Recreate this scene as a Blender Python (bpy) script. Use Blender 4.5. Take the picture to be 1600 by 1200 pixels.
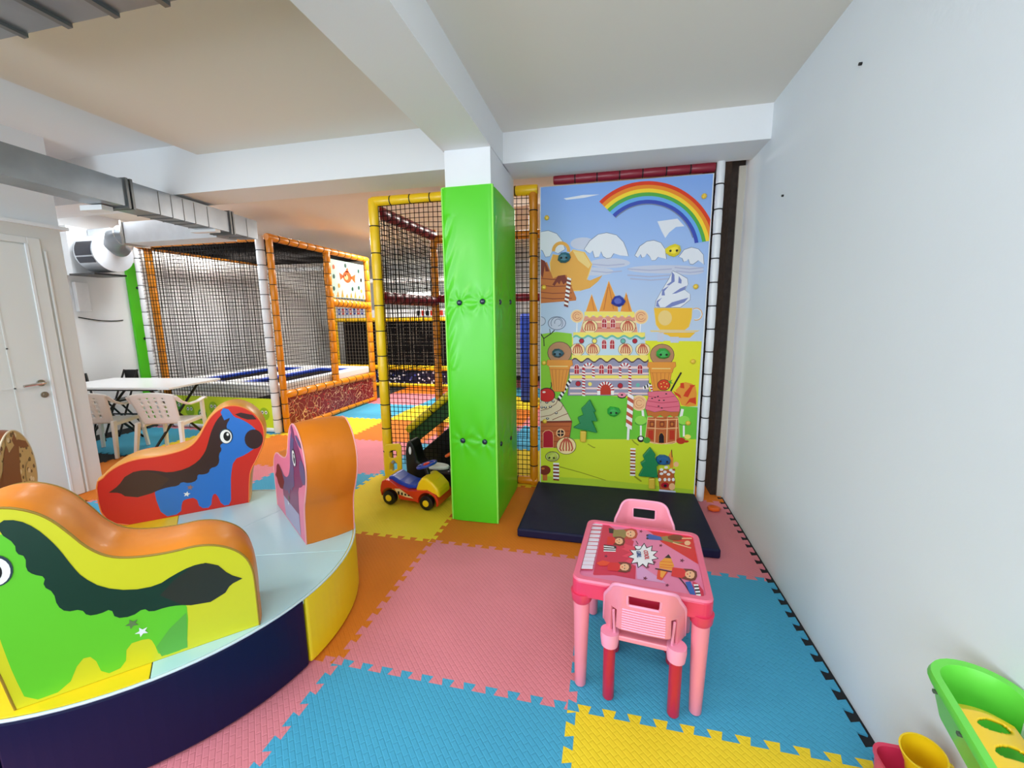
import bpy, bmesh, math, random
from mathutils import Vector, Matrix, noise
for o in list(bpy.data.objects): bpy.data.objects.remove(o)
SC = bpy.context.scene
COL = SC.collection
PI = math.pi
# ---------------------------------------------------------------- camera
def make_camera():
    yaw, pitch, roll = math.radians(12.987), math.radians(9.12), math.radians(-.617)
    fw = Vector((-math.sin(yaw)*math.cos(pitch), math.cos(yaw)*math.cos(pitch), -math.sin(pitch)))
    rt = Vector((math.cos(yaw), math.sin(yaw), 0)); up = rt.cross(fw)
    r2 = rt*math.cos(roll)+up*math.sin(roll); u2 = -rt*math.sin(roll)+up*math.cos(roll)
    cd = bpy.data.cameras.new('camera'); cd.sensor_width = 36; cd.lens = 655.15/1600*36
    cd.clip_start = .02; cd.clip_end = 100
    o = bpy.data.objects.new('camera', cd); COL.objects.link(o)
    m = Matrix((r2, u2, -fw)).transposed().to_4x4(); m.translation = Vector((0, 0, 1.45))
    o.matrix_world = m; SC.camera = o
make_camera()
# ---------------------------------------------------------------- light
SC.view_settings.view_transform = 'Standard'; SC.view_settings.look = 'None'
SC.view_settings.exposure = 0.38; SC.view_settings.gamma = 1; SC.view_settings.use_curve_mapping = False
W = bpy.data.worlds.new('world'); SC.world = W; W.use_nodes = True
W.node_tree.nodes['Background'].inputs[0].default_value = (.80, .90, 1.0, 1)
W.node_tree.nodes['Background'].inputs[1].default_value = 1.0
def area(name, loc, tgt, sx, sy, power, col=(1, 1, 1)):
    l = bpy.data.lights.new(name, 'AREA'); l.shape = 'RECTANGLE'; l.size = sx; l.size_y = sy; l.energy = power; l.color = col; l.specular_factor = .25
    o = bpy.data.objects.new(name, l); COL.objects.link(o); o.location = loc
    o.rotation_euler = (Vector(tgt)-Vector(loc)).to_track_quat('-Z', 'Y').to_euler(); return o
LIGHTS = dict(window=(64, (.78, .89, 1)), left=(38, (.74, .88, 1)), front=(16, (1, .96, .9)), far=(85, (1, .96, .9)), enclosure=(125, (1, .95, .86)), tower=(26, (1, .96, .9)), alcove=(30, (.9, .95, 1)))
area('window_light', (-1.4, -2.2, 1.5), (-1.0, 3, 2.3), 4.2, 1.8, *LIGHTS['window'])
area('window_light', (-3.7, -2.2, 1.3), (-3.9, 2, 3.0), 1.2, 1.6, *LIGHTS['left'])
area('fill_light', (.0, -.6, 2.6), (.1, .5, 0), 1.2, .3, *LIGHTS['front'])  # unseen fill lights added to brighten the near bays, no fittings there
area('fill_light', (-2.4, 0.3, 2.3), (-2.2, 1.4, 0), 1.2, .3, *LIGHTS['front'])
area('fill_light', (-3.0, 6.6, 2.7), (-3.0, 6.6, 0), 1.6, .5, *LIGHTS['far'])  # from here on, fill lights added to lift the dark back areas
area('fill_light', (-5.1, 5.6, 2.7), (-5.1, 5.6, 0), 1.4, .5, *LIGHTS['enclosure'])
area('fill_light', (-1.2, 5.6, 2.7), (-1.4, 4.6, 0), 1.2, .4, *LIGHTS['tower'])
area('fill_light', (-5.3, 3.9, 2.7), (-5.4, 4.0, 0), .8, .4, *LIGHTS['alcove'])

# ---------------------------------------------------------------- helpers
def s2l(c): return tuple((x/12.92 if x <= .04045 else ((x+.055)/1.055)**2.4) for x in c)
def rgb(r, g, b): return s2l((r/255., g/255., b/255.))
MATS = {}
def mat(name, col, rough=.5, metal=0, bump=None, var=0, vscale=6, coat=0, spec=.5, emit=0, alpha=1):
    if name in MATS: return MATS[name]
    m = bpy.data.materials.new(name); m.use_nodes = True; n = m.node_tree.nodes; l = m.node_tree.links
    b = n['Principled BSDF']; c = rgb(*col)
    b.inputs['Base Color'].default_value = (*c, 1); b.inputs['Roughness'].default_value = rough; b.inputs['Metallic'].default_value = metal
    b.inputs['Specular IOR Level'].default_value = spec
    if coat: b.inputs['Coat Weight'].default_value = coat; b.inputs['Coat Roughness'].default_value = .15
    if emit: b.inputs['Emission Color'].default_value = (*c, 1); b.inputs['Emission Strength'].default_value = emit
    tc = n.new('ShaderNodeTexCoord')
    if var:
        t = n.new('ShaderNodeTexNoise'); t.inputs['Scale'].default_value = vscale; t.inputs['Detail'].default_value = 4
        l.new(tc.outputs['Object'], t.inputs['Vector'])
        mr = n.new('ShaderNodeMapRange'); mr.inputs[1].default_value = .3; mr.inputs[2].default_value = .7; mr.inputs[3].default_value = 1-var; mr.inputs[4].default_value = 1+var*.5
        l.new(t.outputs['Fac'], mr.inputs[0])
        mx = n.new('ShaderNodeVectorMath'); mx.operation = 'SCALE'; mx.inputs[0].default_value = c
        l.new(mr.outputs[0], mx.inputs['Scale']); l.new(mx.outputs[0], b.inputs['Base Color'])
    if bump:
        kind, scale, strength = bump
        if kind == 'noise':
            t = n.new('ShaderNodeTexNoise'); t.inputs['Scale'].default_value = scale; t.inputs['Detail'].default_value = 3; l.new(tc.outputs['Object'], t.inputs['Vector']); out = t.outputs['Fac']
        else:
            mp = n.new('ShaderNodeMapping'); mp.inputs['Rotation'].default_value = (0, 0, PI/4); l.new(tc.outputs['Object'], mp.inputs['Vector'])
            t = n.new('ShaderNodeTexBrick'); t.inputs['Scale'].default_value = scale; t.inputs['Color1'].default_value = (1, 1, 1, 1); t.inputs['Color2'].default_value = (.55, .55, .55, 1)
            t.inputs['Mortar'].default_value = (0, 0, 0, 1); t.inputs['Mortar Size'].default_value = .07; t.inputs['Mortar Smooth'].default_value = .6; t.inputs['Brick Width'].default_value = .9; t.inputs['Row Height'].default_value = .42
            l.new(mp.outputs[0], t.inputs['Vector']); out = t.outputs['Color']
        bp = n.new('ShaderNodeBump'); bp.inputs['Strength'].default_value = strength; bp.inputs['Distance'].default_value = .01
        l.new(out, bp.inputs['Height']); l.new(bp.outputs[0], b.inputs['Normal'])
    MATS[name] = m; return m

class MB:
    def __init__(s): s.v = []; s.f = []; s.m = []
    def add(s, verts, faces, mi=0):
        k = len(s.v); s.v += [tuple(v) for v in verts]; s.f += [tuple(i+k for i in f) for f in faces]; s.m += [mi]*len(faces); return s
    def box(s, a, b, mi=0, M=None):
        (x0, y0, z0), (x1, y1, z1) = a, b
        vs = [Vector(p) for p in ((x0,y0,z0),(x1,y0,z0),(x1,y1,z0),(x0,y1,z0),(x0,y0,z1),(x1,y0,z1),(x1,y1,z1),(x0,y1,z1))]
        if M is not None: vs = [M @ v for v in vs]
        return s.add(vs, [(0,3,2,1),(4,5,6,7),(0,1,5,4),(1,2,6,5),(2,3,7,6),(3,0,4,7)], mi)
    def tube(s, pts, rad, n=8, mi=0, caps=True):
        P = [Vector(p) for p in pts]; R = rad if isinstance(rad, (list, tuple)) else [rad]*len(P); vs = []; fs = []
        up = None
        for i, p in enumerate(P):
            d = (P[min(i+1, len(P)-1)]-P[max(i-1, 0)]).normalized()
            if up is None: up = Vector((0, 0, 1)) if abs(d.z) < .9 else Vector((1, 0, 0))
            a = d.cross(up).normalized(); up = a.cross(d).normalized()
            for k in range(n):
                t = 2*PI*k/n; vs.append(p+(a*math.cos(t)+up*math.sin(t))*R[i])
        for i in range(len(P)-1):
            for k in range(n): fs.append((i*n+k, i*n+(k+1) % n, (i+1)*n+(k+1) % n, (i+1)*n+k))
        if caps: fs += [tuple(range(n))[::-1], tuple(range((len(P)-1)*n, len(P)*n))]
        return s.add(vs, fs, mi)
    def lathe(s, prof, n=20, M=None, mi=0, capb=True, capt=True):
        vs = []; fs = []
        for r, z in prof:
            for k in range(n): t = 2*PI*k/n; v = Vector((r*math.cos(t), r*math.sin(t), z)); vs.append(M @ v if M is not None else v)
        for i in range(len(prof)-1):
            for k in range(n): fs.append((i*n+k, i*n+(k+1) % n, (i+1)*n+(k+1) % n, (i+1)*n+k))
        if capb: fs.append(tuple(range(n))[::-1])
        if capt: fs.append(tuple(range((len(prof)-1)*n, len(prof)*n)))
        return s.add(vs, fs, mi)
    def prism(s, poly, f, h0, h1, mi=0):
        n = len(poly); vs = [f(x, y, h0) for x, y in poly]+[f(x, y, h1) for x, y in poly]
        return s.add(vs, [tuple(range(n))[::-1], tuple(range(n, 2*n))]+[(i, (i+1) % n, n+(i+1) % n, n+i) for i in range(n)], mi)
    def ball(s, c, r, mi=0, n=12, sc=(1, 1, 1)):
        pr = [(math.sin(PI*i/(n//2))*1.0, -math.cos(PI*i/(n//2))) for i in range(n//2+1)]
        M = Matrix.Translation(c) @ Matrix.Diagonal((r*sc[0], r*sc[1], r*sc[2], 1))
        pr[0] = (.02, pr[0][1]); pr[-1] = (.02, pr[-1][1]); return s.lathe(pr, n, M, mi)
    def build(s, name, mats, parent=None, smooth=False, bevel=0, seg=2, loc=None, rz=None, sub=0, solid=0, normals=True):
        me = bpy.data.meshes.new(name); me.from_pydata(s.v, [], s.f)
        if not isinstance(mats, (list, tuple)): mats = [mats]
        for m in mats: me.materials.append(m)
        for p, mi in zip(me.polygons, s.m): p.material_index = mi; p.use_smooth = smooth
        me.update()
        if normals:
            bm = bmesh.new(); bm.from_mesh(me); bmesh.ops.recalc_face_normals(bm, faces=bm.faces); bm.to_mesh(me); bm.free()
        o = bpy.data.objects.new(name, me); COL.objects.link(o)
        if parent: o.parent = parent
        if loc is not None: o.location = loc
        if rz is not None: o.rotation_euler.z = rz
        if solid: md = o.modifiers.new('solid', 'SOLIDIFY'); md.thickness = solid; md.offset = 0
        if bevel: md = o.modifiers.new('bevel', 'BEVEL'); md.width = bevel; md.segments = seg; md.limit_method = 'ANGLE'; md.angle_limit = .6
        if sub: md = o.modifiers.new('sub', 'SUBSURF'); md.levels = sub; md.render_levels = sub
        if smooth:
            for p in me.polygons: p.use_smooth = True
            try: me.set_sharp_from_angle(angle=.9)
            except Exception: pass
        return o
def thing(name, label, cat, loc=(0, 0, 0), rz=0, group=None):
    o = bpy.data.objects.new(name, None); COL.objects.link(o); o.location = loc; o.rotation_euler.z = rz; o.empty_display_size = .1
    o['label'] = label; o['category'] = cat
    if group: o['group'] = group
    return o
def tag(o, label, cat, group=None):
    o['label'] = label; o['category'] = cat
    if group: o['group'] = group
    return o
def struct(o): o['kind'] = 'structure'; return o
def copy_tree(o, parent=None):
    c = o.copy(); COL.objects.link(c); c.parent = parent
    for ch in list(o.children): copy_tree(ch, c)
    return c
def rrect(w, h, r, n=5):
    pts = []
    for cx, cy, a in ((w/2-r, h/2-r, 0), (-w/2+r, h/2-r, 90), (-w/2+r, -h/2+r, 180), (w/2-r, -h/2+r, 270)):
        for i in range(n+1):
            t = math.radians(a+90*i/n); pts.append((cx+r*math.cos(t), cy+r*math.sin(t)))
    return pts
def ellipse(cx, cy, rx, ry, n=20): return [(cx+rx*math.cos(2*PI*i/n), cy+ry*math.sin(2*PI*i/n)) for i in range(n)]
def ladd(bm, polys, f, step, mats_index):
    """flat printed shapes, each layer a hair in front of the one below"""
    for c, lay, pts in polys: bm.add([f(x, y, lay*step) for x, y in pts], [tuple(range(len(pts)))], mats_index[c])
def hollow(w, h, r, hole, n=5): return rrect(w, h, r, n)

# ---------------------------------------------------------------- materials
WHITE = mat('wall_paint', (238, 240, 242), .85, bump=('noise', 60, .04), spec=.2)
WALLB = mat('right_wall_paint', (230, 236, 243), .8, bump=('noise', 50, .05), var=.02, vscale=1.5, spec=.25)
CEIL = mat('ceiling_paint', (238, 234, 226), .9, bump=('noise', 40, .03), spec=.1)
DOORP = mat('door_paint', (222, 224, 222), .45)
DARKF = mat('sub_floor', (30, 32, 36), .9)
BRICK = mat('dark_brick', (58, 48, 42), .9, bump=('noise', 30, .6), var=.4, vscale=25)
STEEL = mat('galvanised_steel', (150, 156, 162), .34, .8, var=.15, vscale=5)
STEELD = mat('duct_flange', (120, 122, 122), .4, .8)
YEL = mat('yellow_vinyl', (255, 206, 18), .38, bump=('noise', 18, .25), coat=.2)
ORA = mat('orange_vinyl', (224, 138, 12), .36, bump=('noise', 14, .25), coat=.2)
WVI = mat('white_vinyl', (232, 234, 236), .4, bump=('noise', 18, .2), coat=.2)
DRED = mat('dark_red_vinyl', (140, 24, 44), .4, bump=('noise', 18, .25), coat=.2)
TIE = mat('black_tie', (18, 16, 16), .7)
NET = mat('black_net_cord', (22, 20, 20), .9, spec=.1)
GREEN = mat('green_vinyl', (84, 212, 28), .36, coat=.12)
NAVY = mat('navy_vinyl', (3, 9, 54), .5, spec=.3)
NAVYM = mat('navy_mat_vinyl', (6, 10, 52), .55, bump=('noise', 3, .5), spec=.35)
SKY = mat('pale_blue_vinyl', (186, 226, 234), .3, coat=.2)
YV = mat('bright_yellow_vinyl', (246, 214, 26), .36, bump=('noise', 10, .2), coat=.15)
BLUEV = mat('blue_vinyl', (22, 62, 170), .4)
BLACK = mat('black_plastic', (16, 16, 18), .4)
BLACKF = mat('black_fabric', (26, 22, 22), .95, spec=.1)
PINK = mat('pink_plastic', (244, 142, 160), .33, coat=.2)
PINKD = mat('deep_pink_plastic', (226, 58, 96), .33, coat=.2)
PINKL = mat('light_pink_plastic', (250, 160, 190), .33, coat=.2)
CRIM = mat('crimson_plastic', (190, 24, 60), .3, coat=.2)
WPL = mat('white_plastic', (236, 232, 226), .35)
REDP = mat('red_plastic', (214, 50, 24), .3, coat=.3)
YELP = mat('yellow_plastic', (250, 208, 24), .3, coat=.2)
BLUP = mat('blue_plastic', (22, 62, 168), .3, coat=.2)
GRNP = mat('green_plastic', (112, 224, 76), .35, coat=.1)
ORAP = mat('orange_plastic', (236, 98, 24), .35)
CHROME = mat('satin_steel', (200, 196, 190), .25, .9)
def pattern(name, base, spots, scale, kind):
    m = mat(name, base, .45); n = m.node_tree.nodes; l = m.node_tree.links; b = n['Principled BSDF']; tc = n.new('ShaderNodeTexCoord')
    last = None
    prev = (*rgb(*base), 1)
    for i, (col, lo, sc) in enumerate(spots):
        if kind == 'voronoi' or i % 2: t = n.new('ShaderNodeTexVoronoi'); t.inputs['Scale'].default_value = scale*sc; out = t.outputs['Distance']
        else: t = n.new('ShaderNodeTexNoise'); t.inputs['Scale'].default_value = scale*sc; t.inputs['Detail'].default_value = 0; out = None
        mp = n.new('ShaderNodeMapping'); mp.inputs['Location'].default_value = (i*3.1, i*1.7, i*.9); l.new(tc.outputs['Object'], mp.inputs[0]); l.new(mp.outputs[0], t.inputs['Vector'])
        if out is None:
            a = n.new('ShaderNodeMath'); a.operation = 'SUBTRACT'; a.inputs[1].default_value = .5; l.new(t.outputs['Fac'], a.inputs[0])
            a2 = n.new('ShaderNodeMath'); a2.operation = 'ABSOLUTE'; l.new(a.outputs[0], a2.inputs[0]); out = a2.outputs[0]
        c = n.new('ShaderNodeMath'); c.operation = 'LESS_THAN'; c.inputs[1].default_value = lo; l.new(out, c.inputs[0])
        mx = n.new('ShaderNodeMix'); mx.data_type = 'RGBA'; l.new(c.outputs[0], mx.inputs[0]); mx.inputs[7].default_value = (*rgb(*col), 1)
        if last: l.new(last, mx.inputs[6])
        else: mx.inputs[6].default_value = prev
        last = mx.outputs[2]
    l.new(last, b.inputs['Base Color']); return m
PRED = pattern('red_print_fabric', (120, 12, 22), [((214, 170, 120), .012, 9), ((206, 60, 60), .2, 16), ((226, 190, 160), .012, 14)], 1., 'noise')
PBLK = pattern('navy_print_fabric', (18, 18, 48), [((225, 225, 235), .3, 14), ((60, 70, 150), .22, 9)], 1., 'voronoi')
PRD2 = pattern('maroon_print_fabric', (140, 16, 40), [((230, 160, 180), .28, 12), ((90, 10, 30), .2, 9)], 1., 'voronoi')
PGRN = pattern('lime_print_fabric', (196, 222, 40), [((60, 150, 50), .26, 5), ((20, 30, 10), .16, 7)], 1., 'voronoi')
LEOP = pattern('speckled_tan_vinyl', (196, 164, 112), [((92, 64, 34), .3, 30), ((226, 206, 170), .25, 22)], 1., 'voronoi')

# ---------------------------------------------------------------- room shell
RW = .93           # right wall
def slab(name, a, b, m, st=True, bevel=0):
    o = MB().box(a, b).build(name, m, bevel=bevel)
    return struct(o) if st else o
slab('floor', (-9, -3, -.05), (2.5, 12, -.012), DARKF)
slab('wall_right', (RW, -2.6, -.05), (RW+.15, 3.52, 3.0), WALLB)
slab('wall_right', (.84, 3.52, -.05), (1.1, 12, 3.0), BRICK)
slab('trim_1', (.885, 3.50, -.012), (RW+.002, 3.535, 2.5), mat('beige_corner', (196, 190, 176), .7))
slab('ceiling', (-.745, -2.6, 2.70), (RW+.1, 3.1, 3.1), CEIL)
slab('ceiling', (-3.33, -2.6, 2.79), (-1.06, 3.1, 3.1), CEIL)
slab('ceiling', (-9, -2.6, 2.88), (-3.33, 3.1, 3.1), WHITE)
slab('ceiling', (-9, 3.3, 2.79), (1.1, 12, 3.1), CEIL)
slab('ceiling_beam', (-1.065, -2.6, 2.5), (-.745, 3.2, 3.1), WHITE)
slab('ceiling_beam', (-9, 3.03, 2.5), (1.1, 3.385, 3.1), WHITE)
slab('pillar', (-1.055, 2.715, -.012), (-.75, 3.38, 2.52), WHITE)
# left partition with the door
slab('wall_left', (-4.56, -2.6, -.05), (-4.375, 2.655, 3.0), WHITE)
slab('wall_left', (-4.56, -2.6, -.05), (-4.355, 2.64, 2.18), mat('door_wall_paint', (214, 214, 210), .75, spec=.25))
slab('trim_2', (-4.56, -2.6, 2.18), (-4.325, 2.69, 2.205), WHITE)
slab('wall_left', (-9, 2.55, -.05), (-4.5, 2.655, 3.0), WHITE)
slab('wall_left', (-6.62, 2.6, -.05), (-6.45, 12, 3.0), WHITE)

slab('wall_back', (-9, 10.2, -.05), (2.5, 10.4, 3.0), WHITE)
# door
d = struct(bpy.data.objects.new('door_1', None)); COL.objects.link(d); d.location = (-4.35, 0, 0)
X = 0
MB().box((-.005, 2.42, 0), (.008, 2.50, 2.09)).box((-.005, 1.44, 0), (.008, 1.52, 2.09)).box((-.005, 1.52, 2.04), (.008, 2.42, 2.09)).box((.0, 2.515, 0), (.008, 2.53, 2.0)).build('door_frame', DOORP, d, bevel=.004)
leaf = MB().box((-.02, 1.525, .005), (.004, 2.405, 2.03))
leaf.box((.004, 1.66, .25), (.007, 1.67, 1.85)).box((.004, 2.19, .25), (.007, 2.2, 1.85)).box((.004, 1.66, 1.85), (.007, 2.2, 1.86)).box((.004, 1.66, .25), (.007, 2.2, .26)).box((.004, 1.66, .95), (.007, 2.2, .96)).box((.004, 1.66, 1.25), (.007, 2.2, 1.26))
lf = leaf.build('door_leaf', DOORP, d)
MB().box((.004, 2.404, 0), (.014, 2.42, 2.04)).build('door_seal', WVI, d)
h = MB().lathe([(.026, 0), (.026, .012)], 20, Matrix.Translation((.005, 2.345, .975)) @ Matrix.Rotation(PI/2, 4, 'Y'))
h.tube([(.01, 2.345, .975), (.055, 2.345, .975), (.06, 2.32, .975), (.058, 2.22, .97)], .010, 10)
h.build('door_handle', CHROME, d, smooth=True)
h = MB().lathe([(.024, 0), (.024, .008)], 20, Matrix.Translation((.005, 2.355, .88)) @ Matrix.Rotation(PI/2, 4, 'Y'))
h.lathe([(.010, 0), (.010, .014)], 12, Matrix.Translation((.005, 2.355, .88)) @ Matrix.Rotation(PI/2, 4, 'Y')); h.build('lock_plate', CHROME, d, smooth=True)
# wall marks
# ---------------------------------------------------------------- foam floor tiles
TC = [mat('foam_blue', (72, 166, 204), .72, bump=('brick', 22, .35), var=.04, vscale=3, spec=.3), mat('foam_pink', (226, 134, 146), .72, bump=('brick', 22, .35), var=.05, vscale=3, spec=.3),
      mat('foam_orange', (222, 122, 30), .72, bump=('brick', 22, .35), var=.05, vscale=3, spec=.3), mat('foam_yellow', (244, 214, 46), .72, bump=('brick', 22, .35), var=.04, vscale=3, spec=.3)]
CN = ['blue', 'pink', 'orange', 'yellow']
def tile_mesh(m):
    N = 11; dd = .016; e = .008
    def edge():
        pts = []
        for k in range(N):
            s0 = (k+.27)/N; s1 = (k+.73)/N
            pts += [(s0+e*.6, -dd), (s0-e*.6, dd), (s1+e*.6, dd), (s1-e*.6, -dd)]
        return pts
    E_ = edge(); c = -dd
    P = [(c, c)]+[(s, o) for s, o in E_]+[(1+c, c)]+[(1+o, s) for s, o in E_]+[(1+c, 1+c)]+[(s, 1+o) for s, o in E_[::-1]]+[(c, 1+c)]+[(o, s) for s, o in E_[::-1]]
    me = bpy.data.meshes.new('foam_tile'); bm = bmesh.new()
    vs = [bm.verts.new((x, y, 0)) for x, y in P]; f = bm.faces.new(vs)
    if f.normal.z < 0: f.normal_flip()
    bmesh.ops.inset_region(bm, faces=[f], thickness=.0012)
    for v in bm.verts:
        if len([1 for e2 in v.link_edges if e2.is_boundary]) > 0: v.co.z = -.004
    bd = [e2 for e2 in bm.edges if e2.is_boundary]
    r = bmesh.ops.extrude_edge_only(bm, edges=bd)
    for v in r['geom']:
        if isinstance(v, bmesh.types.BMVert): v.co.z = -.012
    bmesh.ops.recalc_face_normals(bm, faces=bm.faces); bm.to_mesh(me); bm.free(); me.materials.append(m); return me
TM = [tile_mesh(m) for m in TC]
SPOT = {(0,-1): 'nearest the camera by the right wall', (-1,-1): 'in the foreground left of the yellow one', (-2,-1): 'in the foreground beside the round carousel', (0,0): 'under the pink kids table by the right wall', (-1,0): 'in the open middle, left of the kids table',
 (-2,0): 'between the carousel rim and the open pink tile', (-3,0): 'under the carousel centre', (-3,-1): 'under the near left of the carousel', (0,1): 'by the right wall, half under the navy crash mat', (-1,1): 'around the foot of the green padded pillar', (-2,1): 'under the red ride-on car', (-3,1): 'under the far rim of the carousel',
 (-4,1): 'behind the red and blue horse', (-5,1): 'at the foot of the white door wall corner', (-4,0): 'under the left edge of the carousel', (0,2): 'at the gap beside the white climbing wall post', (-1,2): 'just inside the netting right of the pillar', (-2,2): 'inside the yellow framed tower doorway', (-3,2): 'left of the tower\'s yellow front post', (-4,2): 'in front of the trampoline corner post',
 (-5,2): 'under the white folding table, nearer chair', (-6,2): 'under the white chairs by the door wall', (-3,3): 'beyond the tower post, in the passage', (-4,3): 'beside the red printed trampoline panel', (-4,4): 'further along the red printed trampoline panel', (-4,6): 'in the back passage, farthest row, nearest the trampolines', (-3,4): 'seen through the tower net beyond the passage'}
ONE = None
for i in range(-6, 1):
    for j in range(-1, 8):
        if (i < -4 and j < 1) or (i == -6 and j < 2): continue
        if i <= -5 and j >= 4: continue
        k = (j-i) % 4
        o = bpy.data.objects.new('foam_tile', TM[k]); COL.objects.link(o); o.location = (-.1+i, 1.38+j, 0)
        sp = SPOT.get((i, j))
        if sp: lab = '%s interlocking foam floor tile %s' % (CN[k], sp); grp = 'puzzle edge foam floor tiles'
        else:
            depth = {0: 'front', 1: 'front', 2: 'front', 3: 'middle', 4: 'middle', 5: 'far', 6: 'farthest', 7: 'farthest'}.get(j, 'front')
            side = 'behind the climbing wall' if i >= 0 else ('behind the green pillar' if i == -1 else ('inside the netted tower' if i == -2 else ('in the back passage' if i > -5 else 'by the trampoline enclosure')))
            lab = '%s foam floor tile %s, %s row' % (CN[k], side, depth); grp = 'foam floor tiles seen through the netting, %s %s %s' % (CN[k], side, depth)
        tag(o, lab, 'floor mat', grp)

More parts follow.
